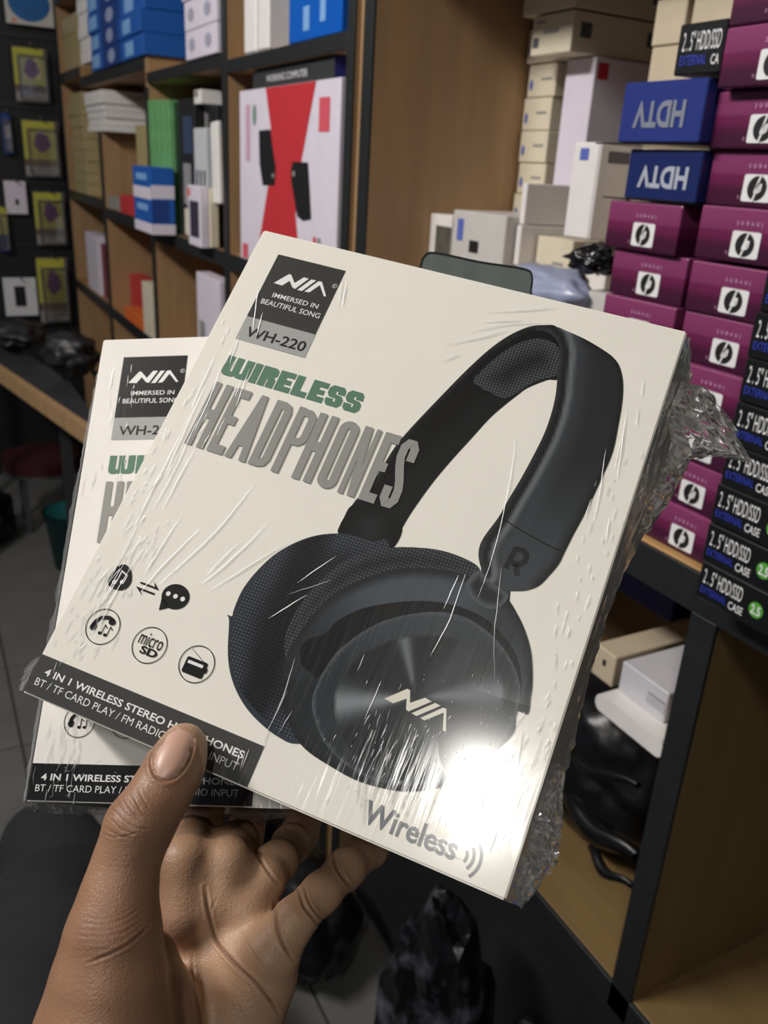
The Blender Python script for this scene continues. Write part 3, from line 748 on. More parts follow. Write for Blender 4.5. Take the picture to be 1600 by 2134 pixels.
side_out = [(1438, 704), (1440, 790), (1416, 860), (1392, 950), (1386, 1030), (1345, 1110), (1300, 1200), (1262, 1300), (1232, 1400), (1208, 1500), (1184, 1600), (1158, 1700), (1132, 1790), (1085, 1890)]
crumple('side_film', side_in, side_out, box_a, 90, 7, 0.8, 0.4, 26, film_clear, 5, None, 0.82)
crumple('film_flap', [(1420, 795), (1400, 840), (1392, 880), (1402, 950), (1420, 1000)], [(1470, 806), (1525, 880), (1566, 962), (1520, 955), (1450, 905)], box_a, 26, 16, 1.5, 10, 22, film_clear, 6)
crumple('film_flap', [(1405, 900), (1380, 980), (1350, 1050), (1330, 1110)], [(1432, 905), (1440, 960), (1398, 1040), (1350, 1112)], box_a, 24, 7, 1.6, 8, 22, film_clear, 8)
crumple('film_flap', [(1160, 1590), (1130, 1680), (1100, 1760), (1065, 1868)], [(1178, 1600), (1172, 1720), (1162, 1800), (1086, 1893)], box_a, 36, 9, 1.4, 8, 22, film_clear, 9)
crumple('film_flap', [(88, 1364), (66, 1400), (47, 1440)], [(54, 1385), (48, 1402), (40, 1438)], box_a, 10, 4, 0.8, 1, 10, film_clear, 10)
crumple('film_flap', [(50, 1668), (200, 1682), (400, 1690), (620, 1694)], [(62, 1690), (210, 1704), (400, 1712), (610, 1706)], box_b, 60, 3, 0.9, 1, 16, film_clear, 11, (R2, T2))
crumple('film_flap', [(217, 714), (165, 1000), (110, 1330), (52, 1668)], [(214, 716), (158, 1000), (101, 1330), (46, 1672)], box_b, 60, 2, 0.5, 1, 9, film_clear, 12, (R2, T2))
# smoky plastic hanging tab at the back of the front box
tabP = [(x, y) for x, y in smooth_closed([(876, 556), (884, 534), (908, 527), (1000, 546), (1090, 560), (1108, 574), (1106, 606), (1100, 640), (980, 615), (872, 590)], 4)]
def tab_pt(p, dz):
    r = np.array([(p[0] - CX) / FPX, (p[1] - CY) / FPX, 1.0]); n = R1[:, 2]
    return R1.T @ (r * ((n @ T1) + dz) / (n @ r) - T1)
nT = len(tabP)
V = [tab_pt(p, 0.0452) for p in tabP] + [tab_pt(p, 0.0460) for p in tabP]
F = [list(range(nT)), list(range(nT, 2 * nT))[::-1]] + [[i, (i + 1) % nT, nT + (i + 1) % nT, nT + i] for i in range(nT)]
smoky = film_mat('smoky_plastic', 0.25, 0.2, 0.85); 
smoky.node_tree.nodes['Diffuse BSDF'].inputs[0].default_value = lin(92, 102, 98)
tab = link('hanging_tab', V, F, smoky, box_a)
rim = stroke2d([p for p in tabP], 4, True)
link('tab_rim', [tab_pt(v, 0.0450) for v in rim[0]], rim[1], mat('tab_rim', lin(28, 32, 31), 0.3), tab)
# ------------------------------------------------------------------ goods on the shelves
def C_(name, col, **k): return mat(name, lin(*col), k.pop('rough', 0.45), noise=k.pop('noise', 0.05), **k)
white = C_('white_carton', (236, 232, 230)); offw = C_('ivory_carton', (224, 214, 190)); cream_c = C_('straw_carton', (176, 160, 116), noise=0.15)
greyc = C_('grey_card', (150, 148, 146)); dark = C_('dark_card', (34, 34, 36)); black_g = mat('glossy_black', lin(22, 23, 26), 0.2)
blue = C_('blue_carton', (30, 92, 178)); blue_d = C_('deep_blue_carton', (28, 62, 132)); blue_l = C_('pale_blue_ink', (130, 176, 228)); navy = C_('navy_carton', (36, 42, 108))
hd_blue = C_('cobalt_carton', (44, 58, 132), rough=0.3); red = C_('red_ink', (198, 52, 60)); green_c = C_('green_carton', (112, 172, 112), noise=0.25); green_dk = C_('dark_green_carton', (24, 46, 32))
yellow = C_('yellow_card', (190, 186, 70)); purple = C_('purple_ink', (104, 56, 108)); ink_b = C_('blue_ink', (92, 110, 190)); ink_k = C_('black_ink', (30, 30, 32)); lilac = C_('lilac_card', (226, 218, 232))
orange = C_('orange_plastic', (226, 110, 48)); silver = C_('silver_ink', (136, 142, 158), rough=0.3)
white_ink = C_('white_ink', (240, 240, 240)); green_badge = C_('green_badge', (86, 168, 60)); brown_c = C_('kraft_board', (112, 84, 56), noise=0.15)

def gradient_mat(name, stops, rough=0.3):
    m = bpy.data.materials.new(name); m.use_nodes = True; N = m.node_tree.nodes; L = m.node_tree.links
    tc = N.new('ShaderNodeTexCoord'); sp = N.new('ShaderNodeSeparateXYZ'); cr = N.new('ShaderNodeValToRGB')
    L.new(tc.outputs['Generated'], sp.inputs[0]); L.new(sp.outputs['Z'], cr.inputs[0]); L.new(cr.outputs[0], N['Principled BSDF'].inputs['Base Color'])
    N['Principled BSDF'].inputs['Roughness'].default_value = rough
    while len(cr.color_ramp.elements) < len(stops): cr.color_ramp.elements.new(0.5)
    for e_, (p, c) in zip(cr.color_ramp.elements, stops): e_.position = p; e_.color = lin(*c)
    return m
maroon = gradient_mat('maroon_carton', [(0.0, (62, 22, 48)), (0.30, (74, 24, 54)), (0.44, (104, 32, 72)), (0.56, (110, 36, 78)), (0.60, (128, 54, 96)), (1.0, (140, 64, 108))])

OBST = [[x0 * D, x1 * D, 1.0 * D, yb * D, EYE + z0 * D, EYE + z1 * D] for x0, x1, yb, z0, z1 in (
    (-2.14, -2.10, 1.5, -3, 2), (-3.14, -3.09, 1.5, -3, 2), (-4.26, -4.21, 1.5, -3, 0.40), (-5.42, -5.36, 1.5, -3, 0.10), (-6.72, -6.64, 1.5, -3, 2), (-2.05, -2.0, 1.95, -3, 2), (-0.80, -0.75, 1.9, -1.48, -0.615))]
OBST += [[-7 * D, -2.1 * D, 1.46 * D, 1.6 * D, 0, 3], [-0.960 * D, -0.78 * D, 0.99 * D, 1.29 * D, EYE - 0.03 * D, 3], [-1.15 * D, -0.95 * D, 1.02 * D, 1.29 * D, EYE - 0.548 * D, EYE - 0.03 * D]]
def clear(x0, x1, y0, y1, z0, z1, mg=0.0012):
    """trim a carton so that it does not run into what already stands there"""
    for a in OBST * 3:
        if x1 - a[0] > .0006 and a[1] - x0 > .0006 and y1 - a[2] > .0006 and a[3] - y0 > .0006 and z1 - a[4] > .0012 and a[5] - z0 > .0012:
            op = []
            if a[2] - mg - y0 > 0.03: op.append((0.35 * (1 - (a[2] - mg - y0) / (y1 - y0)), 0))
            if a[0] - mg - x0 > 0.004: op.append((1 - (a[0] - mg - x0) / (x1 - x0), 1))
            if x1 - a[1] - mg > 0.004: op.append((1 - (x1 - a[1] - mg) / (x1 - x0), 2))
            if y1 - a[3] - mg > 0.012: op.append((1.2 - (y1 - a[3] - mg) / (y1 - y0), 3))
            if not op: continue
            k = min(op)[1]
            if k == 0: y1 = a[2] - mg
            elif k == 1: x1 = a[0] - mg
            elif k == 2: x0 = a[1] + mg
            else: y0 = a[3] + mg
    return x0, x1, y0, y1
def FB(name, xl, xr, ym, ytop, base, Y, depth, m, label, cat='box', group=None, yaw=0.0, bev=0.0012, ztop=None, xd=None, zall=None, mg=0.0012):
    """a box standing on `base` (D units); its front face spans the pixels xl..xr at height ym on the plane Y, top edge at ytop"""
    x0, x1 = onY(xl, ym, Y)[0], onY(xr, ym, Y)[0]
    if xd: depth = onX(xd, ym, x1 / D)[1] / D - Y
    z1 = onY((xl + xr) / 2, ytop, Y)[2] if ztop is None else EYE + ztop * D
    z0 = EYE + base * D + 0.0004
    x0, x1, ya, yb = clear(x0, x1, Y * D, (Y + depth) * D, z0, zall or z1, mg)
    OBST.append([x0, x1, ya, yb, z0, zall or z1]); depth = (yb - ya) / D
    o = carton(name, x0, x1, ya, yb, z0, z1, m, bev, yaw=yaw)
    if label: tag(o, label, cat, group)
    o_ = (x1 - x0, z1 - z0, depth * D)
    return o, o_
def FP(name, o, s, u0, v0, u1, v1, m, h=0.0006): return front_print(name, o, s, u0, v0, u1, v1, m, h)
def pxuv(px, py, Y, o, s):
    p = onY(px, py, Y); return ((p[0] - o.location[0]) / s[0] + .5, 1 - (p[2] - o.location[2]) / s[1])
def ftext(name, o, s, txt, u0, v0, u1, v1, m, flip=False, bold=0.0, h=0.0008, side=False):
    V, F = text_geo(txt, bold); W_, H_, Dp = s
    out = []
    for a, b in V:
        if flip: a, b = 1 - a, 1 - b
        u = u0 + a * (u1 - u0); v = v0 + b * (v1 - v0)
        out.append((W_ / 2 + h, -Dp / 2 + u * Dp, (1 - v) * H_) if side else ((u - .5) * W_, -Dp / 2 - h, (1 - v) * H_))
    return link(name, out, F, m, o)
def fpoly(name, o, s, P, m, h=0.0008):
    W_, H_, Dp = s
    if isinstance(P, tuple): V, F = P
    else: V, F = tris(P)
    return link(name, [((u - .5) * W_, -Dp / 2 - h, (1 - v) * H_) for u, v in V], F, m, o)

def copy_tree(o):
    c = o.copy(); COL.objects.link(c)
    for ch in list(o.children):
        d = ch.copy(); COL.objects.link(d); d.parent = c
        for g in list(ch.children):
            e_ = g.copy(); COL.objects.link(e_); e_.parent = d
    return c
ORD = ['lowest', 'second', 'third', 'fourth', 'fifth', 'sixth', 'seventh', 'eighth', 'ninth', 'tenth', 'eleventh', 'twelfth']

# ---- maroon cartons, stood upside down ----------------------------------------------------------
HPW, HPH, HPD = 0.163 * D, 0.0742 * D, 0.25 * D
hp = carton('adapter_box', -HPW / 2, HPW / 2, -HPD / 2, HPD / 2, 0, HPH - 0.0006, maroon, 0.0016, seg=2)
s_ = (HPW, HPH, HPD)
tagw = fpoly('logo_plate', hp, s_, [(0.395 + x, y) for x, y in rrect(0.0, 0.42, 0.30, 0.90, 0.03, 3)], white_ink, 0.0005)
k_ = HPW / HPH
disc_ = [(0.545 + 0.098 * math.cos(t), 0.66 + 0.098 * k_ * math.sin(t)) for t in np.linspace(0, 2 * math.pi, 29)[:-1]]
em = link('logo_emblem', [((u - .5) * HPW, -HPD / 2 - 0.0009, (1 - v) * HPH) for u, v in disc_], [list(range(28))], ink_k, tagw)
bars = join(stroke2d([(0.528, 0.74), (0.572, 0.42)], 0.019), stroke2d([(0.540, 0.66), (0.560, 0.57), (0.574, 0.60), (0.556, 0.75)], 0.015), stroke2d([(0.520, 0.90), (0.566, 0.58)], 0.019), stroke2d([(0.562, 0.58), (0.590, 0.59), (0.584, 0.70), (0.566, 0.74)], 0.015))
link('emblem_letters', [((u - .5) * HPW, -HPD / 2 - 0.0013, (1 - v) * HPH) for u, v in bars[0]], bars[1], white_ink, tagw)
ftext('wordmark', hp, s_, 'i n v e n t', 0.42, 0.24, 0.69, 0.34, C_('pink_ink', (206, 150, 186)), flip=True, bold=0.01)
ftext('small_mark', hp, s_, 'o', 0.355, 0.80, 0.375, 0.86, C_('pink_ink', (206, 150, 186)))
def hp_at(o, xl, Y, z, yaw, label, grp):
    o.location = (xl * D + HPW / 2, Y * D + HPD / 2, EYE + z * D + 0.0005); o.rotation_euler = (0, 0, yaw); tag(o, label, 'box', grp)
first = True
for n in range(11):
    o = hp if first else copy_tree(hp); first = False
    jx = rng.uniform(-0.004, 0.004); jy = (rng.uniform(-0.008, 0.008) if n < 9 else -0.03)
    if n >= 7: jx = (0.014 if n >= 9 else -0.002) + jx * 0.2
    lab = '%s maroon carton of the tall stack beside the black drive cases' % ORD[n]
    hp_at(o, -0.955 + jx, 1.03 + jy, -0.548 + 0.0743 * n + (0.004 if n > 5 else 0), rng.uniform(-0.01, 0.01), lab, 'maroon cartons in the tall stack')
for n in range(7):
    o = copy_tree(hp)
    base = -0.548 + 0.0743 * n
    lab = '%s maroon carton of the shorter stack, next to the white goods' % ORD[n] if n < 6 else 'topmost maroon carton of the shorter stack, under the two blue boxes, its flap edge lit'
    jx = rng.uniform(-0.006, 0.006) - (0.012 if n == 6 else 0)
    hp_at(o, -1.137 + jx, 1.035 + rng.uniform(-.006, .006) - (0.012 if n == 6 else 0), base, rng.uniform(-0.02, 0.02), lab, 'maroon cartons in the shorter stack')
ztop = -0.548 + 0.0743 * 7
# dark gap filler: open end of the top carton of the short stack
# ---- two cobalt boxes upside down + a black drive case -------------------------------------------
for k, (xl, xr, ym, h_, yaw) in enumerate(((1318, 1488, 285, 0.077, 0.0), (1296, 1502, 215, 0.088, 0.02))):
    o, s = FB('cable_box', xl, xr, ym, 0, ztop + 0.004, 1.02 - 0.02 * k, 0.30, (C_('shaded_cobalt_carton', (28, 42, 98), rough=0.3), hd_blue)[k],  # lower box: the cobalt carton with shade painted into its colour
              ('cobalt blue box printed in silver, lying on the shorter maroon stack', 'cobalt blue box printed in silver, the upper one, under a black case')[k], 'box', 'cobalt blue boxes', yaw, ztop=ztop + h_)
    ftext('lettering', o, s, 'HDTV', 0.18, 0.32, 0.86 - .06 * k, 0.76, (C_('pale_silver_ink', (178, 184, 198)), silver)[k], flip=True, bold=0.035)
    V, F = box_geo(-s[0] / 2 - 0.035, s[0] / 2, -s[2] / 2 + 0.004, s[2] / 2, -0.0016, -0.0003); link('base_sheet', V, F, black_g, o)
    ztop += h_ + 0.004
HW, HH, HDp = 0.27 * D, 0.0578 * D, 0.5 * D
hd = carton('drive_case_box', -HW / 2, HW / 2, -HDp / 2, HDp / 2, 0, HH - 0.0005, mat('black_drive_carton', lin(20, 21, 23), 0.35, noise=0.1), 0.0012)
s_ = (HW, HH, HDp)
ftext('title_lettering', hd, s_, '2 . 5" HDD/SSD', 0.035, 0.15, 0.285, 0.54, white_ink, bold=0.0)
ftext('subtitle_lettering', hd, s_, 'EXTERNAL', 0.03, 0.62, 0.20, 0.80, C_('cobalt_ink', (50, 66, 176)), bold=0.008)
ftext('word_lettering', hd, s_, 'CASE', 0.215, 0.64, 0.305, 0.84, white_ink, bold=0.01)
bd = fpoly('size_badge', hd, s_, [(0.375 + 0.042 * math.cos(t), 0.52 + 0.042 * HW / HH * math.sin(t)) for t in np.linspace(0, 2 * math.pi, 25)[:-1]], green_badge, 0.0006)
V, F = text_geo('2.5', 0.02)
link('badge_lettering', [((0.347 + a * 0.056 - .5) * HW, -HDp / 2 - 0.0010, (1 - (0.40 + b * 0.24)) * HH) for a, b in V], F, white_ink, bd)
first = True
for n in range(9):
    o = hd if first else copy_tree(hd); first = False
    o.location = (-0.745 * D + HW / 2 + rng.uniform(-0.0015, 0.0015), 0.93 * D + HDp / 2 + rng.uniform(-0.002, 0.002), EYE + (-0.548 + 0.0580 * n) * D + 0.0004)
    tag(o, '%s black drive case carton of the stack at the frame edge, blue and white lettering' % ORD[n], 'box', 'black drive case cartons in the stack')
x0_ = onY(1406, 130, 1.0)[0]
o = carton('drive_case_box', x0_, -0.9425 * D, 1.0 * D, 1.3 * D, EYE + ztop * D + 0.0005, EYE + ztop * D + 0.0005 + HH * 1.12, MATS['black_drive_carton'], 0.001)
s_ = (-0.9425 * D - x0_, HH * 1.12, 0.3 * D)
ftext('title_lettering', o, s_, '2 . 5" HDD/SSD', 0.13, 0.16, 0.95, 0.54, white_ink)
ftext('subtitle_lettering', o, s_, 'EXTERNAL', 0.12, 0.62, 0.70, 0.82, C_('cobalt_ink', (50, 66, 176)), bold=0.008)
ftext('word_lettering', o, s_, 'CA', 0.80, 0.64, 0.97, 0.84, white_ink, bold=0.01)
tag(o, 'single black drive case carton lying on the upper cobalt box', 'box', 'black drive case cartons')

# ---- white goods in the near bay -----------------------------------------------------------------
SB = -0.548
def stackw(n, xl, xr, ym, base, h, Y, depth, m, fmt, grp, deco=None, jit=0.006):
    z = base; proto = None
    for k in range(n):
        if proto is None:
            proto, ps = FB('product_box', xl, xr, ym, 0, z, Y, depth, m, fmt % ORD[k], 'box', grp, ztop=z + h, zall=EYE + (z + n * (h + 0.0012)) * D, mg=0.0012 + 1.2 * jit * D)
            if deco: deco(proto, ps)
            o = proto; base_loc = tuple(proto.location)
        else:
            o = copy_tree(proto); o.location = (base_loc[0] + rng.uniform(-jit, jit) * D, base_loc[1] + rng.uniform(-jit, jit) * D, EYE + z * D + 0.0004)
            o.rotation_euler = (0, 0, rng.uniform(-.02, .02)); tag(o, fmt % ORD[k], 'box', grp)
        z += h + 0.0012
    return z
def deco_mark(o, s):
    fpoly('maker_mark', o, s, [(0.14 + 0.055 * math.cos(t), 0.62 + 0.17 * math.sin(t)) for t in np.linspace(0, 6.28, 17)[:-1]], ink_b)
    FP('small_print', o, s, 0.50, 0.42, 0.86, 0.50, greyc)
# low row of boxes standing against the wood panel
zz_ = -0.104
o, s = FB('product_box', 868, 940, 480, 445, SB, 1.19, 0.20, white, 'white box with a dark window, hard against the wooden panel, behind the hanging tab', 'box', 'white goods in the near bay')
FP('window_print', o, s, 0.30, 0.06, 1.0, 0.9, C_('smoky_window', (92, 90, 84), noise=0.4)); FP('item_picture', o, s, 0.75, 0.22, 0.98, 0.45, ink_k, 0.0009)
o, s = FB('product_box', 942, 1052, 490, 443, SB, 1.19, 0.24, C_('pale_grey_carton', (206, 202, 198)), 'pale grey box with a blue mark and two dark pictures, right of the windowed box', 'box', 'white goods in the near bay')
FP('blue_mark', o, s, 0.10, 0.04, 0.22, 0.15, ink_b); FP('item_picture', o, s, 0.36, 0.14, 0.54, 0.20, ink_k); FP('item_picture', o, s, 0.30, 0.24, 0.56, 0.40, navy)
stackw(6, 1054, 1088, 500, SB, 0.088, 1.22, 0.25, white, '%s slim white carton between the pale grey box and the ivory pile', 'slim white cartons')
zt = stackw(5, 1092, 1196, 520, SB, 0.084, 1.26, 0.3, offw, '%s ivory carton of the low pile under the tall white box', 'low ivory cartons', lambda o, s: FP('small_print', o, s, .5, .6, .8, .68, greyc))
stackw(5, 1200, 1275, 520, SB, 0.080, 1.30, 0.3, white, '%s white carton of the low pile behind the white flap box', 'low white cartons', lambda o, s: FP('small_print', o, s, .2, .3, .45, .4, greyc))
zc = stackw(6, 1070, 1140, 280, zt + 0.002, 0.0755, 1.44, 0.25, offw, '%s small ivory box of the column beside the wooden panel', 'small ivory boxes', deco_mark)
o, s = FB('product_box', 1128, 1185, 280, 118, zt + 0.002, 1.38, 0.34, lilac, 'tall white box standing beside the column of small ivory boxes', 'box', 'white goods in the near bay')
side_print('red_mark', o, s, 0.03, 0.03, 0.14, 0.12, red); side_print('grey_block', o, s, 0.10, 0.50, 0.80, 0.64, greyc)
zt2 = (o.location[2] + s[1] - EYE) / D
for k in range(2):
    o, s = FB('product_box', 1090 - 4 * k, 1192, 60, 0, zt2 + 0.002 + 0.088 * k, 1.36, 0.40, offw, ('ivory printed box lying on the tall white box', 'upper ivory printed box under the top shelf, dark bar on its front')[k], 'box', 'ivory boxes over the tall white box', ztop=zt2 + 0.086 + 0.088 * k)
    FP('dark_print', o, s, 0.30, 0.38, 0.68, 0.48, ink_k if k else greyc); FP('small_print', o, s, 0.10, 0.14, 0.32, 0.20, greyc); FP('code_print', o, s, 0.80 - .75 * (1 - k), 0.55 - .5 * k, 0.95 - .75 * (1 - k), 0.80 - .5 * k, C_('slate_ink', (96, 96, 108)))
    for q in range(2): side_print('side_mark', o, s, 0.06 + .5 * q, 0.25, 0.14 + .5 * q, 0.62, C_('slate_ink', (96, 96, 108)))
zf = zt + 0.006
o, s = FB('product_box', 1183, 1238, 400, 296, zf, 1.22, 0.16, white, 'slim white box standing with a black gadget pictured on its side', 'box', 'white goods in the near bay', bev=0.003)
FP('blue_mark', o, s, 0.30, 0.06, 0.62, 0.18, ink_b); side_print('gadget_picture', o, s, 0.55, 0.42, 0.95, 0.90, ink_k); side_print('dark_mark', o, s, 0.15, 0.08, 0.5, 0.20, C_('slate_ink', (96, 96, 108)))
# cream boxes behind the maroon stacks
stackw(12, 1335, 1420, 120, SB, 0.078, 1.31, 0.22, C_('sand_carton', (206, 190, 164)), '%s sand-coloured carton of the tall pile behind the maroon stacks, inner column', 'sand-coloured cartons behind the maroon stacks')
stackw(12, 1422, 1512, 120, SB, 0.078, 1.31, 0.22, C_('sand_carton', (206, 190, 164)), '%s sand-coloured carton of the tall pile behind the maroon stacks, outer column', 'sand-coloured cartons behind the maroon stacks')
# things in front of the low piles
o, s = FB('product_box', 1125, 1202, 540, 500, -0.335, 1.12, 0.08, white, 'small white carton tipped out over the bag of blue plastic', 'box', 'white goods in the near bay', 0.25, ztop=-0.21)
def blob(name, c, r, m, amp=0.25, sub=4, seed=0, scale=2.6, flat_=1.0, smooth=True, parent=None):
    from mathutils import noise as nz_
    bm = bmesh.new(); bmesh.ops.create_icosphere(bm, subdivisions=sub, radius=1.0)
    for v in bm.verts:
        n_ = nz_.noise(v.co * scale + Vector((seed * 7.1, seed, 0))) + 0.5 * abs(nz_.noise(v.co * scale * 2.7 + Vector((seed, 3, seed))))
        v.co = v.co * (1 + amp * n_)
        v.co.z = v.co.z if v.co.z > 0 else v.co.z * flat_
        v.co = Vector((v.co.x * r[0], v.co.y * r[1], v.co.z * r[2]))
    me = bpy.data.meshes.new(name); bm.to_mesh(me); bm.free(); me.materials.append(m)
    if smooth: me.shade_smooth()
    o = bpy.data.objects.new(name, me); COL.objects.link(o); o.location = c
    if parent: o.parent = parent
    return o
haze_bag = mat('blue_grey_plastic', lin(150, 156, 184), 0.3, noise=0.2, scale=12, bump=0.5)
p = onY(1190, 620, 1.16); o = blob('plastic_bag', (p[0], 1.10 * D, p[2] + .004), (0.075, 0.032, 0.034), haze_bag, 0.25, 4, 3, 2.0)
tag(o, 'blue-grey plastic bag slumped in front of the low white piles', 'bag')
o, s = FB('product_box', 1168, 1205, 600, 598, -0.40, 0.98, 0.05, navy, 'small navy packet leaning by the blue-grey bag', 'packet', yaw=0.4, ztop=-0.27)
p = onY(1243, 540, 1.12); o = blob('cable_coil', p, (0.03, 0.03, 0.016), black_g, 0.35, 4, 5, 3.0)
tag(o, 'coiled glossy black cable resting on the white cartons next to the maroon stack', 'cable')
o, s = FB('product_box', 1210, 1260, 620, 608, SB, 1.10, 0.10, C_('pale_grey_carton', (206, 202, 198)), 'pale grey carton low beside the maroon stack, behind the front box edge', 'box', yaw=0.1)

# ---- lower compartment of the near bay -----------------------------------------------------------
LB = -1.42
bagm = mat('black_bin_liner', lin(15, 16, 19), 0.34, noise=0.2, scale=15, bump=0.35)
wrapm = bpy.data.materials.new('dark_shiny_wrap'); wrapm.use_nodes = True
_N = wrapm.node_tree.nodes; _L = wrapm.node_tree.links; _n = _N.new('ShaderNodeTexNoise'); _n.inputs['Scale'].default_value = 16; _n.inputs['Detail'].default_value = 3; _tc = _N.new('ShaderNodeTexCoord'); _L.new(_tc.outputs['Object'], _n.inputs['Vector'])
_c = _N.new('ShaderNodeValToRGB'); _c.color_ramp.elements[0].position = .52; _c.color_ramp.elements[0].color = lin(18, 19, 22); _c.color_ramp.elements[1].position = .72; _c.color_ramp.elements[1].color = lin(92, 92, 104); _L.new(_n.outputs[0], _c.inputs[0]); _L.new(_c.outputs[0], _N['Principled BSDF'].inputs['Base Color']); _N['Principled BSDF'].inputs['Roughness'].default_value = .25
_b = _N.new('ShaderNodeBump'); _b.inputs['Strength'].default_value = .6; _b.inputs['Distance'].default_value = .01; _L.new(_n.outputs[0], _b.inputs['Height']); _L.new(_b.outputs[0], _N['Principled BSDF'].inputs['Normal'])
p = onY(1215, 1700, 1.12); o = blob('bin_liner_bundle', (-1.12 * D, 1.24 * D, EYE + LB * D + 0.137), (0.135, 0.10, 0.118), bagm, 0.14, 5, 1, 1.6); tag(o, 'large black plastic bundle filling the lower compartment of the near bay', 'bag', 'black plastic bundles')
p = onY(1290, 1560, 1.10); o = blob('bin_liner_bundle', (-1.02 * D, 1.30 * D, EYE + (LB + 0.478) * D), (0.075, 0.045, 0.022), bagm, 0.14, 5, 2, 2.0); tag(o, 'smaller black plastic bundle on top of the large one, below the white slab', 'bag', 'black plastic bundles')
for q, (a, b) in enumerate((((1180, 1660), (1330, 1790)), ((1230, 1765), (1318, 1850)), ((1170, 1560), (1330, 1640)))):
    A_, B_ = onY(*a, 1.05), onY(*b, 1.03)
    P3 = [A_ * (1 - t) + B_ * t + np.array((0, -0.01 * math.sin(math.pi * t), 0.004 * math.sin(9 * t))) for t in np.linspace(0, 1, 14)]
    V, F = [], []
    for i, c3_ in enumerate(P3):
        for k in range(8):
            t = 2 * math.pi * k / 8; rr_ = 0.010 * (0.55 + 0.45 * math.sin(math.pi * i / 13)) * (1.5 if q == 0 else .8)
            V.append(c3_ + np.array((0.5 * rr_ * math.cos(t), rr_ * math.cos(t) * .8, rr_ * math.sin(t))))
    for i in range(13):
        for k in range(8): F.append([i * 8 + k, i * 8 + (k + 1) % 8, i * 8 + 8 + (k + 1) % 8, i * 8 + 8 + k])
    tag(link('plastic_strap', V, F, bagm, smooth=True), ('thick fold of black plastic lying across the big bundle', 'narrow shiny fold of black plastic low on the bundle', 'dull fold of black plastic near the white slab')[q], 'bag')
o, s = FB('cable_box', 1205, 1398, 1290, 1150, -0.93, 1.42, 0.25, navy, 'navy box leaning at the back of the lower compartment, faint grey lettering', 'box', yaw=0.0, ztop=-0.66)
ftext('lettering', o, s, 'HLUWEI', 0.42, 0.62, 0.95, 0.78, C_('dim_blue_ink', (74, 84, 132)))
o, s = FB('product_box', 1290, 1400, 1420, 1352, -0.882, 1.06, 0.20, C_('matt_white_carton', (206, 204, 210)), 'white carton with small grey print, propped on the black bundle', 'box', 'cartons in the lower compartment', 0.0, ztop=-0.82)
FP('small_print', o, s, 0.62, 0.35, 0.98, 0.42, greyc); FP('small_print', o, s, 0.60, 0.48, 0.98, 0.72, C_('faint_print', (184, 182, 188)))
o, s = FB('product_box', 1236, 1285, 1370, 1318, -0.94, 1.12, 0.26, C_('sand_carton', (206, 190, 164)), 'sand-coloured carton behind the propped white one, dark mark on its lid', 'box', 'cartons in the lower compartment', 0.0, ztop=-0.87)
FP('dark_mark', o, s, 0.45, 0.3, 0.6, 0.5, ink_k)
P0, P1 = np.array(Wd(-0.985, 1.02, -0.900)), np.array(Wd(-0.812, 1.02, -0.900))
V, F = [], []
dv = (P1 - P0); L_ = np.linalg.norm(dv); dv /= L_
up = np.cross(dv, (0, 1, 0)); up /= np.linalg.norm(up)
out2 = rrect(0, -0.011, L_, 0.011, 0.010, 5)
for yy in (0, 0.09): V += [P0 + dv * a + up * b + np.array((0, yy, 0)) for a, b in out2]
n_ = len(out2); F = [list(range(n_)), list(range(n_, 2 * n_))[::-1]] + [[i, (i + 1) % n_, n_ + (i + 1) % n_, n_ + i] for i in range(n_)]
tag(link('power_bank', V, F, white, smooth=False), 'white slab with rounded ends lying aslant on the black plastic', 'gadget')
o, s = FB('product_box', 1545, 1700, 2100, 2085, LB, 0.93, 0.3, C_('ultramarine_carton', (40, 44, 150)), 'ultramarine box at the bottom corner of the frame, on the low shelf', 'box', yaw=-0.5, ztop=LB + 0.14)
FP('pale_print', o, s, 0.3, 0.3, 0.6, 0.7, white_ink)

# ---- far unit, middle row ------------------------------------------------------------------------
MB_ = -0.317; TB = 0.305; BB = -0.865
o, s = FB('gamepad_box', 500, 706, 330, 150, MB_, 1.0, 0.10, lilac, 'large white box with a red X-shaped band and two black controllers pictured', 'box', ztop=0.205)
G_ = lambda pts: [pxuv(a, b_, 1.0, o, s) for a, b_ in pts]
X_ = [tuple(np.clip(q, 0.002, 0.998)) for q in G_([(554, 160), (564, 262), (569, 330), (558, 394), (541, 500), (539, 560), (624, 560), (620, 493), (616, 446), (622, 380), (629, 333), (642, 262), (660, 148)])]
fpoly('red_band', o, s, X_, red, 0.0006)
for P in ([(540, 272), (564, 270), (570, 315), (575.5, 349), (573, 387), (548, 386), (541.5, 341)], [(611, 337), (642.5, 338.6), (645, 380.6), (649, 457), (632, 460.6), (620, 451), (608, 381), (607, 354)]):
    c_ = fpoly('controller_picture', o, s, G_(P), ink_k, 0.0010)
fpoly('stick_picture', o, s, [(pxuv(570, 366, 1.0, o, s)[0] + .012 * math.cos(t), pxuv(570, 366, 1.0, o, s)[1] + .014 * math.sin(t)) for t in np.linspace(0, 6.28, 9)[:-1]], greyc, 0.0014)
fpoly('stick_picture', o, s, [(pxuv(613, 362, 1.0, o, s)[0] + .014 * math.cos(t), pxuv(613, 362, 1.0, o, s)[1] + .016 * math.sin(t)) for t in np.linspace(0, 6.28, 9)[:-1]], greyc, 0.0014)
fpoly('green_emblem', o, s, [(0.185 + .022 * math.cos(t), 0.14 + .06 * math.sin(t)) for t in np.linspace(0, 6.28, 17)[:-1]], C_('sage_ink', (126, 150, 140)))
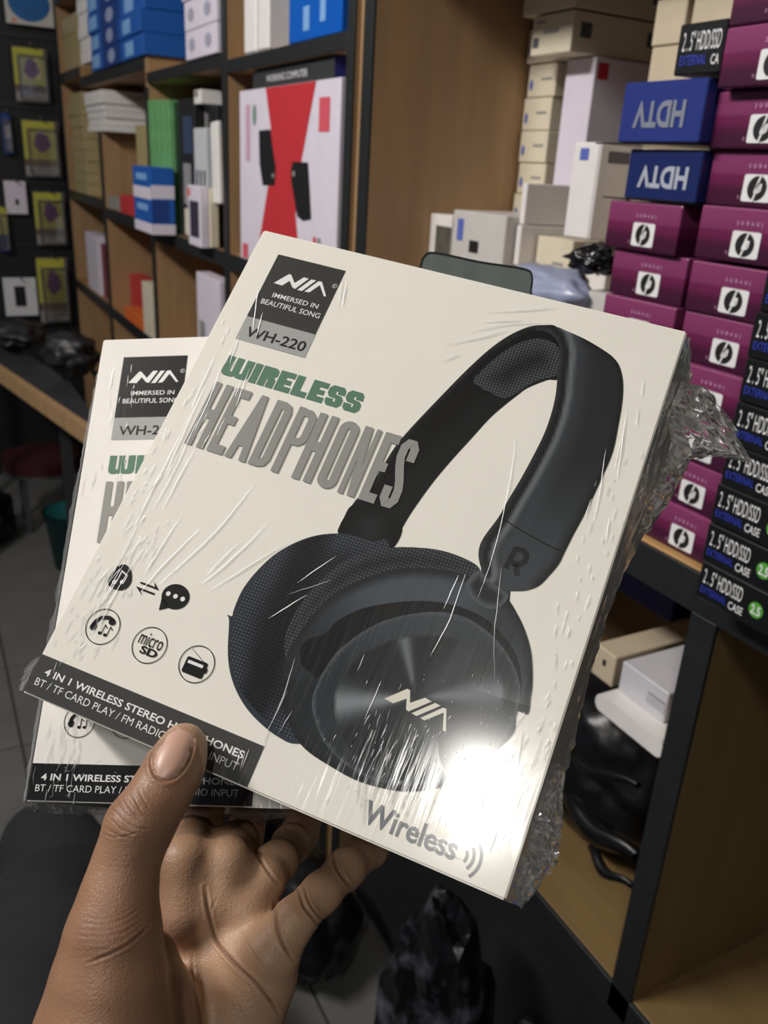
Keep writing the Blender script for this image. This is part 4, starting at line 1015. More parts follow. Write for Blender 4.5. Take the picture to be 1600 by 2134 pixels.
FP('pale_lettering', o, s, 0.08, 0.08, 0.13, 0.40, C_('rose_ink', (206, 168, 186))); FP('red_lettering', o, s, 0.83, 0.08, 0.92, 0.24, C_('rose_red_ink', (216, 90, 104)))
FP('red_lettering', o, s, 0.80, 0.76, 0.83, 0.99, C_('rose_red_ink', (216, 90, 104))); FP('grey_lettering', o, s, 0.84, 0.76, 0.87, 0.92, greyc); FP('red_lettering', o, s, 0.03, 0.90, 0.10, 0.99, C_('rose_red_ink', (216, 90, 104)))
o, s = FB('gadget_box', 527, 697, 130, 95, 0.2065, 1.02, 0.18, C_('charcoal_carton', (52, 54, 56)), 'flat charcoal box lying on the large red and white box', 'box', ztop=0.261)
ftext('pale_lettering', o, s, 'WORKING COMPUTER', 0.20, 0.35, 0.72, 0.70, C_('pale_ink', (206, 204, 206)), bold=0.02)
side_print('navy_end', o, s, 0.0, 0.0, 1.0, 1.0, navy)
def edge_marks(o, s):
    FP('pale_patch', o, s, 0.03, 0.15, 0.20, 0.85, blue_l); FP('deep_band', o, s, 0.27, 0.0, 0.62, 1.0, blue_d); FP('pale_patch', o, s, 0.70, 0.2, 0.84, 0.85, blue_l)
    fpoly('round_emblem', o, s, [(0.44 + .07 * math.cos(t), 0.5 + .36 * math.sin(t)) for t in np.linspace(0, 6.28, 17)[:-1]], C_('faded_ink', (150, 160, 196)), 0.0009)
# row above the top shelf
stackw(5, 186, 298, 60, 0.40, 0.088, 0.99, 0.34, blue, '%s bright blue carton of the stack on the upper shelf', 'bright blue cartons', edge_marks)
stackw(6, 164, 184, 60, 0.46, 0.062, 1.0, 0.3, white, '%s narrow white carton left of the bright blue stack', 'narrow white cartons')
stackw(3, 130, 163, 60, 0.46, 0.10, 1.02, 0.3, cream_c, '%s straw-coloured carton at the far end of the upper shelf', 'straw-coloured cartons, upper shelf')
def dots(o, s):
    for u in (0.22, 0.74): fpoly('grey_emblem', o, s, [(u + .10 * math.cos(t), 0.5 + .24 * math.sin(t)) for t in np.linspace(0, 6.28, 13)[:-1]], C_('faded_grey_ink', (168, 168, 186)))
stackw(5, 386, 456, 60, 0.33, 0.094, 0.99, 0.16, lilac, '%s white carton with two grey dots, stacked on the upper shelf', 'white cartons with grey dots', dots)
FB('product_box', 457, 463, 60, 0, 0.33, 1.02, 0.3, cream_c, 'straw-coloured carton right of the dotted white stack', 'box', ztop=0.80)
for k, (a, b) in enumerate(((508, 532), (537, 558))):
    o, s = FB('product_box', a, b, 60, 0, TB, 1.0, 0.12, white, ('left one of two slim white boxes standing on the upper shelf edge', 'right one of two slim white boxes standing on the upper shelf edge')[k], 'box', 'slim white boxes on the upper shelf', ztop=0.75, bev=0.004)
stackw(5, 566, 598, 40, TB, 0.10, 1.04, 0.2, white, '%s white printed carton left of the glossy blue ones', 'white printed cartons, upper shelf', lambda o, s: FP('dark_print', o, s, .55, .2, .9, .8, greyc))
stackw(4, 602, 712, 40, TB, 0.115, 1.0, 0.3, mat('glossy_blue_carton', lin(18, 96, 196), 0.15, noise=0.1), '%s glossy blue carton beside the post on the upper shelf', 'glossy blue cartons', lambda o, s: (FP('pale_patch', o, s, .3, .3, .42, .8, blue_l), FP('pale_patch', o, s, .62, .25, .72, .7, blue_l)))
# middle row, far bays
stackw(6, 178, 214, 200, 0.101, 0.0335, 1.0, 0.3, white, '%s white booklet box of the jagged white pile', 'thin white boxes in the jagged pile', jit=0.012)
stackw(3, 210, 217, 350, -0.30, 0.129, 1.02, 0.26, brown_c, '%s kraft carton holding up the jagged white pile', 'kraft cartons under the white pile')
stackw(9, 150, 176, 300, -0.26, 0.064, 1.0, 0.3, cream_c, '%s straw-coloured carton of the narrow pile in the far bay', 'straw-coloured cartons, far bay')
FB('product_box', 228, 250, 390, 370, -0.295, 1.12, 0.14, cream_c, 'small straw-coloured carton alone in its pigeonhole', 'box')
FB('product_box', 250, 272, 420, 408, -0.30, 1.0, 0.06, red, 'small red packet beside the blue and white box', 'packet')
FB('gadget', 222, 246, 418, 410, -0.30, 1.02, 0.06, greyc, 'small grey gadget near the red packet', 'gadget')
for k in range(4):
    o, s = FB('notebook_box', 309 + 11.5 * k, 319.5 + 11.5 * k, 280, 208, MB_, 1.0, 0.14, green_c, '%s green box spine, counted from the far side' % ('first', 'second', 'third', 'fourth')[k], 'box', 'upright green boxes')
FB('product_box', 284, 305, 300, 260, -0.30, 1.04, 0.14, cream_c, 'narrow straw-coloured box left of the green boxes', 'box')
FB('product_box', 357, 372, 270, 212, MB_, 1.02, 0.18, green_dk, 'dark green box right of the bright green ones', 'box')
o, s = FB('product_box', 374, 406, 280, 205, MB_, 1.02, 0.16, dark, 'black box with a small blue screen pictured, in the middle row', 'box')
FP('screen_picture', o, s, .25, .12, .85, .38, C_('slate_blue_ink', (58, 70, 100))); FP('grey_print', o, s, .2, .45, .7, .75, greyc); FP('pale_print', o, s, .2, .78, .6, .98, offw)
o, s = FB('product_box', 370, 418, 180, 150, 0.19 - .005, 1.02, 0.14, white, 'white box with a faint brown picture, lying high in the middle row', 'box', ztop=0.235); 
FP('brown_print', o, s, .1, .05, .6, .5, C_('taupe_ink', (150, 136, 130)))
FB('product_box', 419, 427, 200, 190, MB_, 1.06, 0.12, greyc, 'grey box end standing behind the slim white one', 'box', ztop=0.20)
o, s = FB('cable_pack', 404, 430, 300, 256, MB_, 0.99, 0.03, C_('mist_card', (200, 204, 208)), 'slim pale pack with three dark slots', 'box', ztop=0.10)
for u in (.15, .45, .75): FP('dark_slot', o, s, u, .35, u + .14, .95, ink_k)
FB('product_box', 436, 454, 330, 240, MB_, 1.05, 0.12, dark, 'black box standing behind the white stylus', 'box', ztop=0.18)
o, s = FB('stylus_box', 441, 455, 290, 240, MB_ + 0.16, 0.995, 0.02, white, 'narrow white tube leaning in front of the black box', 'box', ztop=0.12, bev=0.003); o.rotation_euler = (0, -0.06, 0)
o, s = FB('charger_box', 276, 315, 410, 340, MB_, 0.90, 0.12, blue, 'blue and white box jutting out over the middle shelf edge', 'box', ztop=-0.050, xd=392)
FP('white_band', o, s, 0, .30, 1, .48, lilac); FP('white_band', o, s, 0, .84, 1, 1, lilac); FP('pale_print', o, s, .2, .1, .8, .2, blue_l); FP('pale_print', o, s, .2, .56, .8, .66, blue_l)
side_print('white_band', o, s, 0, .26, 1, .46, lilac); side_print('white_band', o, s, 0, .84, 1, 1, lilac); side_print('deep_panel', o, s, .0, .48, .75, .82, blue_d)
o, s = FB('phone_box', 392, 418, 440, 380, MB_, 0.95, 0.03, lilac, 'white box picturing a dark handset, next to the blue and white box', 'box', ztop=-0.10)
FP('handset_picture', o, s, .15, .25, .85, .85, C_('plum_ink', (58, 52, 70))); FP('orange_mark', o, s, 0.0, .05, .22, .18, C_('coral_ink', (222, 120, 100)))
o, s = FB('product_box', 424, 452, 440, 386, MB_, 0.97, 0.05, offw, 'ivory upright box at the shelf edge by the post', 'box', ztop=-0.105, bev=0.003); FP('grey_mark', o, s, .5, .06, .8, .2, C_('slate_ink', (96, 96, 108)))
# lower row, far bays
o, s = FB('product_box', 410, 458, 610, 545, BB, 1.02, 0.06, lilac, 'tall white box leaning by the post in the lower row', 'box', ztop=-0.44); FP('grey_print', o, s, .1, .45, .35, .85, greyc)
p = onY(368, 690, 1.15); o = blob('headset_pouch', (p[0], p[1], EYE + BB * D + .064), (0.045, 0.04, 0.055), dark, 0.15, 4, 9); tag(o, 'rounded black pouch in the lower row behind the headphone boxes', 'pouch')
for nm, a, b, ym, zt_, Y, m, lab in (('product_box', 180, 204, 530, -0.50, 1.02, lilac, 'white and grey box in the lower row of the far bay'),
                           ('product_box', 206, 222, 530, -0.54, 1.04, C_('wine_carton', (120, 28, 44)), 'wine red box behind the white one in the far bay'),
                           ('product_box', 230, 262, 560, -0.56, 1.20, offw, 'ivory carton at the back of a lower pigeonhole'),
                           ('product_box', 262, 300, 560, -0.60, 1.22, C_('umber_carton', (92, 60, 40)), 'umber carton beside the ivory one in the lower pigeonhole'),
                           ('product_box', 272, 306, 605, -0.67, 1.12, red, 'red carton low in the lower pigeonhole')):
    FB(nm, a, b, ym, 0, BB, Y, 0.08, m, lab, 'box', ztop=zt_)
p = onY(276, 655, 1.16); o = blob('charger', (p[0], p[1], EYE + BB * D + .05), (0.05, 0.03, 0.04), C_('graphite_plastic', (70, 72, 76)), 0.2, 4, 12); tag(o, 'graphite plastic gadget in front of the red carton', 'gadget')
FB('tool_case', 262, 300, 690, 0, BB, 1.0, 0.08, orange, 'orange plastic case at the edge of the lower shelf', 'case', ztop=-0.80)
FB('product_box', 298, 318, 680, 0, BB, 1.0, 0.08, offw, 'ivory box between the orange case and the post', 'box', ztop=-0.60)

# ---- hanging display at the far end --------------------------------------------------------------
DX = -6.72
pb = tag(link('display_board', *box_geo((DX - .06) * D, (DX - 0.03) * D, -1.6 * D, 1.03 * D, EYE - 2.33 * D, EYE + 1.3 * D), mat('black_pegboard', lin(26, 28, 30), 0.5, noise=0.2, scale=20)), 'black display board full of hanging packs, beyond the shelving', 'display board')
link('hook_rail', *join(*[box_geo((DX - .03) * D, (DX - .018) * D, -1.6 * D, 1.0 * D, EYE + z * D, EYE + (z + .03) * D) for z in (0.66, 0.24, -0.24, -0.66)]), mat('rail_metal', lin(60, 62, 64), 0.4, metallic=0.6), pb)
blister = film_mat('blister_plastic', 0.86, 0.08, 0.2)
def hang(px0, py0, px1, py1, card, label, art, name='blister_pack', grp=None, plastic=True, X=None):
    X = X or DX
    a, b = onX(px0, py0, X), onX(px1, py1, X)
    y0, y1, z1, z0 = min(a[1], b[1]), max(a[1], b[1]), a[2], b[2]
    x = X * D + 0.012; cy = (y0 + y1) / 2; W_ = y1 - y0; H_ = z1 - z0
    # card hangs facing +X ; local frame: origin bottom centre
    V, F = box_geo(0, 0.004, -W_ / 2, W_ / 2, 0, H_, 0.001)
    o = link(name, V, F, card); o.location = (x, cy, z0)
    tag(o, label, 'packet', grp)
    def patch(nm, u0, v0, u1, v1, m, h=0.0046):
        return link(nm, [(h, (u0 - .5) * W_, (1 - v1) * H_), (h, (u1 - .5) * W_, (1 - v1) * H_), (h, (u1 - .5) * W_, (1 - v0) * H_), (h, (u0 - .5) * W_, (1 - v0) * H_)], [(0, 1, 2, 3)], m, o)
    for nm, u0, v0, u1, v1, m in art: patch(nm, u0, v0, u1, v1, m)
    V, F = box_geo(-0.03, 0.05, -0.0025, 0.0025, H_ * 1.03, H_ * 1.03 + 0.005); link('hook', V, F, mat('hook_metal', lin(180, 180, 180), 0.25, metallic=0.9), o)
    if plastic:
        V, F = box_geo(0.005, 0.035, -W_ * .40, W_ * .40, H_ * .06, H_ * .86, 0.008, 2); link('blister', V, F, blister, o, smooth=False)
    return o
yc = [(22, 95, 106, 218), (42, 248, 130, 372), (66, 398, 142, 512), (72, 535, 150, 672)]
for k, q in enumerate(yc):
    o = hang(*q, C_('clear_card', (92, 88, 84)), '%s yellow blister pack with a purple picture, counted down the hanging column' % ORD[k].replace('lowest', 'first'), [('yellow_card', 0.02, 0.02, 0.88, 0.68, yellow), ('brown_strip', 0.02, 0.70, 0.88, 0.78, brown_c), ('pale_strip', 0.02, 0.80, 0.9, 0.97, greyc)], grp='yellow blister packs')
    a, b = onX(q[0], q[1], DX), onX(q[2], q[3], DX); W_ = abs(b[1] - a[1]); H_ = a[2] - b[2]
    V = [(0.0055, (0.52 + .22 * math.cos(t) * (1 + .12 * math.sin(5 * t)) - .5) * W_, (1 - (0.38 + .17 * math.sin(t) * (1 + .12 * math.cos(3 * t)))) * H_) for t in np.linspace(0, 6.28, 19)[:-1]]
    link('purple_picture', V, [list(range(18))], purple, o)
hang(0, 235, 28, 322, blue_d, 'blue pack with a white picture at the frame edge', [('pale_picture', .2, .3, .8, .6, C_('mist_card', (200, 204, 208)))])
o = hang(6, 376, 58, 446, lilac, 'white card with a small black plug pictured', [('plug_picture', .45, .55, .62, .72, ink_k)], plastic=False)
o = hang(4, 578, 80, 656, C_('bright_card', (226, 226, 230)), 'white card with a black power bank pictured, low on the board', [('bank_picture', .32, .22, .66, .75, ink_k)], plastic=False)
hang(-10, 430, 22, 525, yellow, 'yellow and blue pack cut by the frame edge', [('blue_block', 0, .6, 1, 1, navy)])
o = hang(5, -30, 112, 60, C_('chalk_card', (206, 202, 196)), 'pale pack with a big round blue picture at the top of the board', [('orange_mark', .12, .86, .2, .94, orange)], plastic=False)
a, b = onX(5, -30, DX), onX(112, 60, DX); W_ = abs(b[1] - a[1]); H_ = a[2] - b[2]
link('round_picture', [(0.0050, 0.44 * W_ * math.cos(t), (0.62 + 0.52 * math.sin(t)) * H_) for t in np.linspace(0, 6.28, 33)[:-1]], [list(range(32))], C_('teal_blue_ink', (36, 104, 170), noise=0.3), o)

# ---- dark clutter on the left --------------------------------------------------------------------
dk = mat('dark_laminate', lin(52, 54, 57), 0.4, noise=0.2, scale=10)
def prism(name, P, z0, z1, m, parent=None):
    n = len(P); V = [(p[0], p[1], z0) for p in P] + [(p[0], p[1], z1) for p in P]
    return link(name, V, [list(range(n))[::-1], list(range(n, 2 * n))] + [[i, (i + 1) % n, n + (i + 1) % n, n + i] for i in range(n)], m, parent)
tt = bpy.data.objects.new('table', None); COL.objects.link(tt); tag(tt, 'light brown board edge of a low table crossing the dark clutter', 'table')
q0, q1 = onZ(-90, 700, -1.0), onZ(230, 915, -1.0)
q1 = q0 + (q1 - q0) * min(1.0, (0.60 - q0[1]) / (q1[1] - q0[1])) if q1[1] > 0.60 else q1
dd = (q1 - q0)[:2]; dd = dd / np.linalg.norm(dd); nn = np.array((dd[1], -dd[0]));
if nn[0] > 0: nn = -nn
PP = [q0[:2], q1[:2], np.array((q1[0] - 0.62, q1[1])), np.array((q0[0] - 0.62, q0[1]))]
prism('table_board', PP, q0[2] - 0.028, q0[2], dk, tt)
E_ = [q0[:2] - nn * .022, q1[:2] - nn * .022, q1[:2], q0[:2]]
prism('front_rail', E_, q0[2] - 0.04, q0[2] + 0.003, wood, tt)
for i_ in (0, 1, 2, 3):
    c_ = np.mean(PP, 0) * .12 + np.array(PP[i_]) * .88
    link('leg', *box_geo(c_[0] - .015, c_[0] + .015, c_[1] - .015, c_[1] + .015, 0, q0[2] - 0.03), dk, tt)
for k, (px, py, z, r, m, lab, nm, cat) in enumerate(((150, 770, -0.96, (.09, .07, .06), dark, 'black tangle of cables and gadgets on the low table', 'cable_heap', 'cables'),
        (40, 715, -0.97, (.12, .08, .04), dark, 'dark bag lying on the low table', 'bag', 'bag'))):
    o = blob(nm, onZ(px, py, z), r, m, 0.30, 4, 20 + k); o.location.z = q0[2] + r[2] * 1.22; o.location.y = min(o.location.y, 0.60 - r[1] * 1.3); tag(o, lab, cat)
st = bpy.data.objects.new('stool', None); COL.objects.link(st); tag(st, 'low stool with a dark red round seat in the shadow at left', 'stool')
sc_ = onZ(88, 945, -1.85)
def disc3(name, c, r, z0, z1, m, parent, n=32):
    return prism(name, [(c[0] + r * math.cos(2 * math.pi * k / n), c[1] + r * math.sin(2 * math.pi * k / n)) for k in range(n)], z0, z1, m, parent)
disc3('seat', sc_, 0.15, sc_[2] - 0.05, sc_[2], C_('dark_red_vinyl', (58, 16, 22)), st)
disc3('seat_rim', sc_, 0.155, sc_[2] - 0.062, sc_[2] - 0.05, C_('dull_chrome', (120, 122, 126), metallic=0.8, rough=0.3), st)
for k in range(4):
    t = math.pi / 4 + k * math.pi / 2; x_, y_ = sc_[0] + .12 * math.cos(t), sc_[1] + .12 * math.sin(t)
    link('leg', *box_geo(x_ - .009, x_ + .009, y_ - .009, y_ + .009, 0, sc_[2] - 0.06), C_('dull_chrome', (120, 122, 126)), st)
def bucket(px, py, r, h, m, lab):
    p = onZ(px, py, -2.33 + h / D)
    V, F = [], []; n = 28
    for r_, z_ in ((r * .78, 0), (r, h), (r * 1.06, h), (r * .94, h), (r * .72, 0.01)):
        for k in range(n): V.append((p[0] + r_ * math.cos(2 * math.pi * k / n), p[1] + r_ * math.sin(2 * math.pi * k / n), z_ + 0.001))
    for i in range(4):
        for k in range(n): F.append([i * n + k, i * n + (k + 1) % n, (i + 1) * n + (k + 1) % n, (i + 1) * n + k])
    F.append(list(range(4 * n, 5 * n))); F.append(list(range(n))[::-1])
    tag(link('bucket', V, F, m, smooth=True), lab, 'bucket')
bucket(150, 1060, 0.10, 0.22, C_('teal_plastic', (20, 84, 84)), 'teal plastic bucket in the shadow beside the stool')
o = blob('bin_liner', onZ(-30, 1085, -2.2), (.10, .10, .12), mat('matt_black_plastic', lin(20, 21, 24), 0.35, noise=0.2, bump=0.5), 0.3, 4, 31); o.location.z = 0.11; tag(o, 'dark bag on the floor next to the teal bucket', 'bag')

# ---- black plastic heap on the floor below the near bay ------------------------------------------
for k, (x_, y_, r, lab) in enumerate(((-0.70, 0.515, (.090, .085, .275), 'big shiny dark bin bag on the floor, the one nearest the bare grey tiles'),
        (-0.50, 0.520, (.090, .080, .27), 'second shiny dark bin bag on the floor, nearer the frame bottom, against the near bay'),
        (-0.30, 0.520, (.090, .080, .27), 'shiny dark bin bag on the floor furthest along the near bay'),
        (-0.60, 0.33, (.085, .080, .24), 'shiny dark bin bag standing out in front of the others on the floor'),
        (-1.13, 0.50, (.12, .095, .11), 'low dark bag on the floor by the shelving, seen between the fingers'),
        (-1.43, 0.50, (.13, .095, .11), 'low dark bag on the floor, farthest of the row along the shelving base'))):
    o = blob('bin_bag', (x_, y_, r[2] * .93), r, (wrapm if k < 4 else bagm), 0.18, 4, 40 + k, 2.4, 1.0, smooth=(k > 3)); tag(o, lab, 'bag', 'shiny dark bin bags on the floor')
o = blob('paper_scrap', onZ(212, 1702, -2.2), (.02, .02, .012), white, 0.3, 3, 50); o.location.z = 0.008; tag(o, 'small white scrap on the floor behind the thumb', 'scrap')
# ------------------------------------------------------------------ the hand that holds the boxes
def c3(px, py, z): return np.array([(px - CX) / FPX * z, (py - CY) / FPX * z, z])
def surface_nets(S, lo, h):
    """quad surface of the zero level of a sampled distance field"""
    neg = S < 0; nx, ny, nz = S.shape
    cnt = np.zeros((nx - 1, ny - 1, nz - 1), np.int8)
    for a in (0, 1):
        for b in (0, 1):
            for c in (0, 1): cnt += neg[a:nx - 1 + a, b:ny - 1 + b, c:nz - 1 + c]
    act = (cnt > 0) & (cnt < 8); ids = -np.ones(act.shape, np.int64); idx = np.argwhere(act); ids[act] = np.arange(len(idx))
    acc = np.zeros((len(idx), 3)); n = np.zeros(len(idx))
    i, j, k = idx.T
    cs = [(a, b, c) for a in (0, 1) for b in (0, 1) for c in (0, 1)]
    for p in cs:
        for ax in range(3):
            if p[ax] == 0:
                q = list(p); q[ax] = 1
                s0 = S[i + p[0], j + p[1], k + p[2]]; s1 = S[i + q[0], j + q[1], k + q[2]]
                m = (s0 < 0) != (s1 < 0); t = np.where(m, s0 / np.where(m, s0 - s1, 1), 0)
                pt = np.array([np.full(len(idx), float(v)) for v in p]).T; pt[:, ax] += t
                acc[m] += pt[m]; n[m] += 1
    V = (idx + acc / n[:, None]) * h + lo
    F = []
    for ax in range(3):
        s0 = [slice(1, -1)] * 3; s1 = [slice(1, -1)] * 3
        s0[ax] = slice(0, -1); s1[ax] = slice(1, None)
        A = neg[tuple(s0)]; B = neg[tuple(s1)]
        for flip, M_ in ((False, A & ~B), (True, ~A & B)):
            e = np.argwhere(M_)
            if not len(e): continue
            off = np.ones(3, int); off[ax] = 0
            e = e + off
            u, v = [(1, 2), (2, 0), (0, 1)][ax]
            def cell(du, dv):
                q = e.copy(); q[:, u] += du; q[:, v] += dv
                return ids[q[:, 0], q[:, 1], q[:, 2]]
            f = np.stack([cell(-1, -1), cell(0, -1), cell(0, 0), cell(-1, 0)], 1)
            if flip: f = f[:, ::-1]
            F.append(f)
    return V, np.concatenate(F)

def chain(pts):
    """(px, py, depth, radius in px) -> spheres in metres"""
    return [(c3(a, b, z), r * z / FPX) for a, b, z, r in pts]
THUMB = chain([(385, 1550, .2945, 42), (377, 1572, .2925, 50), (358, 1612, .2890, 58), (328, 1664, .2845, 60), (290, 1722, .279, 68), (262, 1800, .276, 65), (247, 1870, .273, 76), (236, 1950, .270, 96), (226, 2050, .268, 116), (214, 2160, .266, 140), (205, 2330, .262, 160)])
INDEX = chain([(388, 1905, .312, 62), (385, 1800, .318, 54), (398, 1752, .352, 46), (415, 1742, .398, 40), (440, 1660, .425, 40), (480, 1560, .425, 36)])
MIDDLE = chain([(462, 1875, .318, 60), (474, 1797, .322, 48), (492, 1758, .352, 43), (508, 1744, .400, 38), (535, 1640, .425, 38), (575, 1530, .425, 34)])
RING = chain([(515, 1895, .318, 56), (550, 1834, .325, 42), (578, 1797, .338, 41), (606, 1760, .370, 38), (624, 1738, .402, 37), (655, 1650, .428, 36), (690, 1550, .428, 33)])
PINKY = chain([(566, 1990, .302, 60), (613, 1917, .306, 42), (669, 1861, .318, 39), (720, 1811, .334, 38.5), (768, 1769, .356, 37), (808, 1727, .395, 35), (830, 1650, .42, 33)])
PALM = [chain(q) for q in (
    [(395, 1920, .322, 62), (420, 2010, .318, 88), (430, 2150, .312, 110), (420, 2330, .305, 120)],
    [(470, 1900, .322, 72), (470, 2010, .318, 92), (455, 2150, .312, 105), (430, 2330, .305, 120)],
    [(528, 1925, .320, 52), (522, 2000, .312, 72), (495, 2100, .306, 78), (480, 2200, .302, 85), (450, 2330, .30, 110)],
    [(566, 1975, .306, 58), (545, 2040, .304, 62), (512, 2120, .302, 62), (495, 2230, .300, 72)],
    [(300, 2010, .285, 72), (320, 2110, .287, 85), (330, 2330, .285, 120)])]
allp = THUMB + INDEX + MIDDLE + RING + PINKY + [s for q in PALM for s in q]
h_ = 0.00095
lo = np.min([c - r for c, r in allp], 0) - 0.004; hi = np.max([c + r for c, r in allp], 0) + 0.004
hi[1] = min(hi[1], c3(0, 2300, .30)[1])
n_ = np.ceil((hi - lo) / h_).astype(int) + 1
gx = (lo[0] + h_ * np.arange(n_[0])).astype(np.float32)[:, None, None]; gy = (lo[1] + h_ * np.arange(n_[1])).astype(np.float32)[None, :, None]; gz = (lo[2] + h_ * np.arange(n_[2])).astype(np.float32)[None, None, :]
def cone_field(S, a, ra, b, rb, k):
    """smooth-union a tapered capsule into the field, only near it"""
    m = max(ra, rb) + 0.022
    l_ = np.maximum(((np.minimum(a, b) - m - lo) / h_).astype(int), 0); u_ = np.minimum(((np.maximum(a, b) + m - lo) / h_).astype(int) + 2, n_)
    sl = tuple(slice(int(x), int(y)) for x, y in zip(l_, u_))
    X = gx[sl[0]] - np.float32(a[0]); Y = gy[:, sl[1]] - np.float32(a[1]); Z = gz[:, :, sl[2]] - np.float32(a[2])
    d = (b - a).astype(np.float32); dd = float(d @ d)
    t = np.clip((X * d[0] + Y * d[1] + Z * d[2]) / dd, 0, 1)
    f = np.sqrt((X - t * d[0]) ** 2 + (Y - t * d[1]) ** 2 + (Z - t * d[2]) ** 2) - (ra + (rb - ra) * t)
    cur = S[sl]
    hh = np.clip(0.5 + 0.5 * (cur - f) / k, 0, 1)
    S[sl] = cur * (1 - hh) + f * hh - k * hh * (1 - hh)
def field(chains, k):
    S = np.full(n_, 0.05, np.float32)
    for q in chains:
        for (a, ra), (b, rb) in zip(q[:-1], q[1:]): cone_field(S, a, ra, b, rb, k)
    return S
def smin(A, B, k):
    hh = np.clip(0.5 + 0.5 * (A - B) / k, 0, 1)
    return A * (1 - hh) + B * hh - k * hh * (1 - hh)
S = field(PALM, 0.007)
for q, k_ in ((INDEX, .005), (MIDDLE, .005), (RING, .004), (PINKY, .0025)): S = smin(S, field([q], 0.004), k_)
S = smin(S, field([THUMB], 0.004), 0.0030)
# cut the forearm outside the picture
V, F = surface_nets(S, lo, h_)
del S
# light smoothing
F = F.astype(np.int64)
nb = np.concatenate([F[:, [0, 1]], F[:, [1, 2]], F[:, [2, 3]], F[:, [3, 0]]])
for _ in range(4):
    acc = np.zeros_like(V); cn = np.zeros(len(V))
    np.add.at(acc, nb[:, 0], V[nb[:, 1]]); np.add.at(acc, nb[:, 1], V[nb[:, 0]]); np.add.at(cn, nb[:, 0], 1); np.add.at(cn, nb[:, 1], 1)
    V = V * 0.45 + (acc / cn[:, None]) * 0.55
me = bpy.data.meshes.new('tmp'); me.from_pydata(V.tolist(), [], F.tolist()); me.update()
ob = bpy.data.objects.new('tmp', me); COL.objects.link(ob)
sb = ob.modifiers.new('s', 'SUBSURF'); sb.levels = 1; sb.render_levels = 1
bpy.context.view_layer.update()
me2 = bpy.data.meshes.new_from_object(ob.evaluated_get(bpy.context.evaluated_depsgraph_get()))
bpy.data.objects.remove(ob)
me2.name = 'left_hand'
nv = len(me2.vertices)
co = np.empty(nv * 3); me2.vertices.foreach_get('co', co); co = co.reshape(-1, 3)
no = np.empty(nv * 3); me2.vertices.foreach_get('normal', no); no = no.reshape(-1, 3)
if np.mean(np.einsum('ij,ij->i', no, co - co.mean(0))) < 0: no = -no; me2.flip_normals()
pix = np.c_[co[:, 0] / co[:, 2] * FPX + CX, co[:, 1] / co[:, 2] * FPX + CY]
facing = -np.einsum('ij,ij->i', no, co / np.linalg.norm(co, axis=1)[:, None])   # 1 = towards the viewer side (palm / nail side)
off = np.zeros(nv); tone = np.zeros(nv)
def crease(pts, wpx, depth, dark=0.5, zr=None):
    P = np.array(smooth_open(pts, 4)); lo_, hi_ = P.min(0) - 4 * wpx, P.max(0) + 4 * wpx
    m = (pix[:, 0] > lo_[0]) & (pix[:, 0] < hi_[0]) & (pix[:, 1] > lo_[1]) & (pix[:, 1] < hi_[1]) & (facing > 0.05)
    if zr: m &= (co[:, 2] > zr[0]) & (co[:, 2] < zr[1])
    ii = np.where(m)[0]
    if not len(ii): return
    d = seg_dist(pix[ii], P, False); g = np.exp(-(d / wpx) ** 2)
    P_a = np.linalg.norm(pix[ii] - P[0], axis=1); P_b = np.linalg.norm(pix[ii] - P[-1], axis=1)
    tp = np.clip(np.minimum(P_a, P_b) / (wpx * 9), 0.0, 1); g = g * tp; depth = depth * 0.6; dark = dark * tp
    off[ii] -= depth * g - depth * 0.35 * np.exp(-((d - 2.2 * wpx) / wpx) ** 2); tone[ii] = np.maximum(tone[ii], dark * np.exp(-(d / (wpx * 0.8)) ** 2))
# palm lines
crease([(428, 1850), (436, 1910), (452, 1962), (490, 2010), (530, 2048), (562, 2085), (582, 2115)], 3.6, 0.0011, .8)
crease([(572, 1880), (574, 1915), (582, 1950), (600, 1985), (614, 2004)], 3.4, 0.0011, .75)
crease([(400, 1990), (404, 2040), (412, 2090), (420, 2134)], 3.0, 0.0006, .5)
crease([(532, 1774), (548, 1800), (566, 1826), (580, 1842)], 3.2, 0.0008, .6)
crease([(624, 1855), (632, 1885), (648, 1908), (664, 1928)], 3.2, 0.0009, .65)
crease([(634, 1850), (644, 1880), (658, 1902), (674, 1918)], 2.4, 0.0005, .45)
crease([(692, 1768), (698, 1798), (714, 1828), (736, 1852)], 3.2, 0.0009, .65)
crease([(700, 1780), (712, 1812), (726, 1838)], 2.0, 0.0004, .3)
crease([(452, 1870), (440, 1900), (446, 1940)], 2.5, 0.0003, .3)
for a, b, c_ in (((470, 1990), (510, 2040), (540, 2100)), ((500, 1930), (520, 1975), (560, 2030)), ((480, 2060), (500, 2100), (520, 2134))): crease([a, b, c_], 2.0, 0.00022, .2)
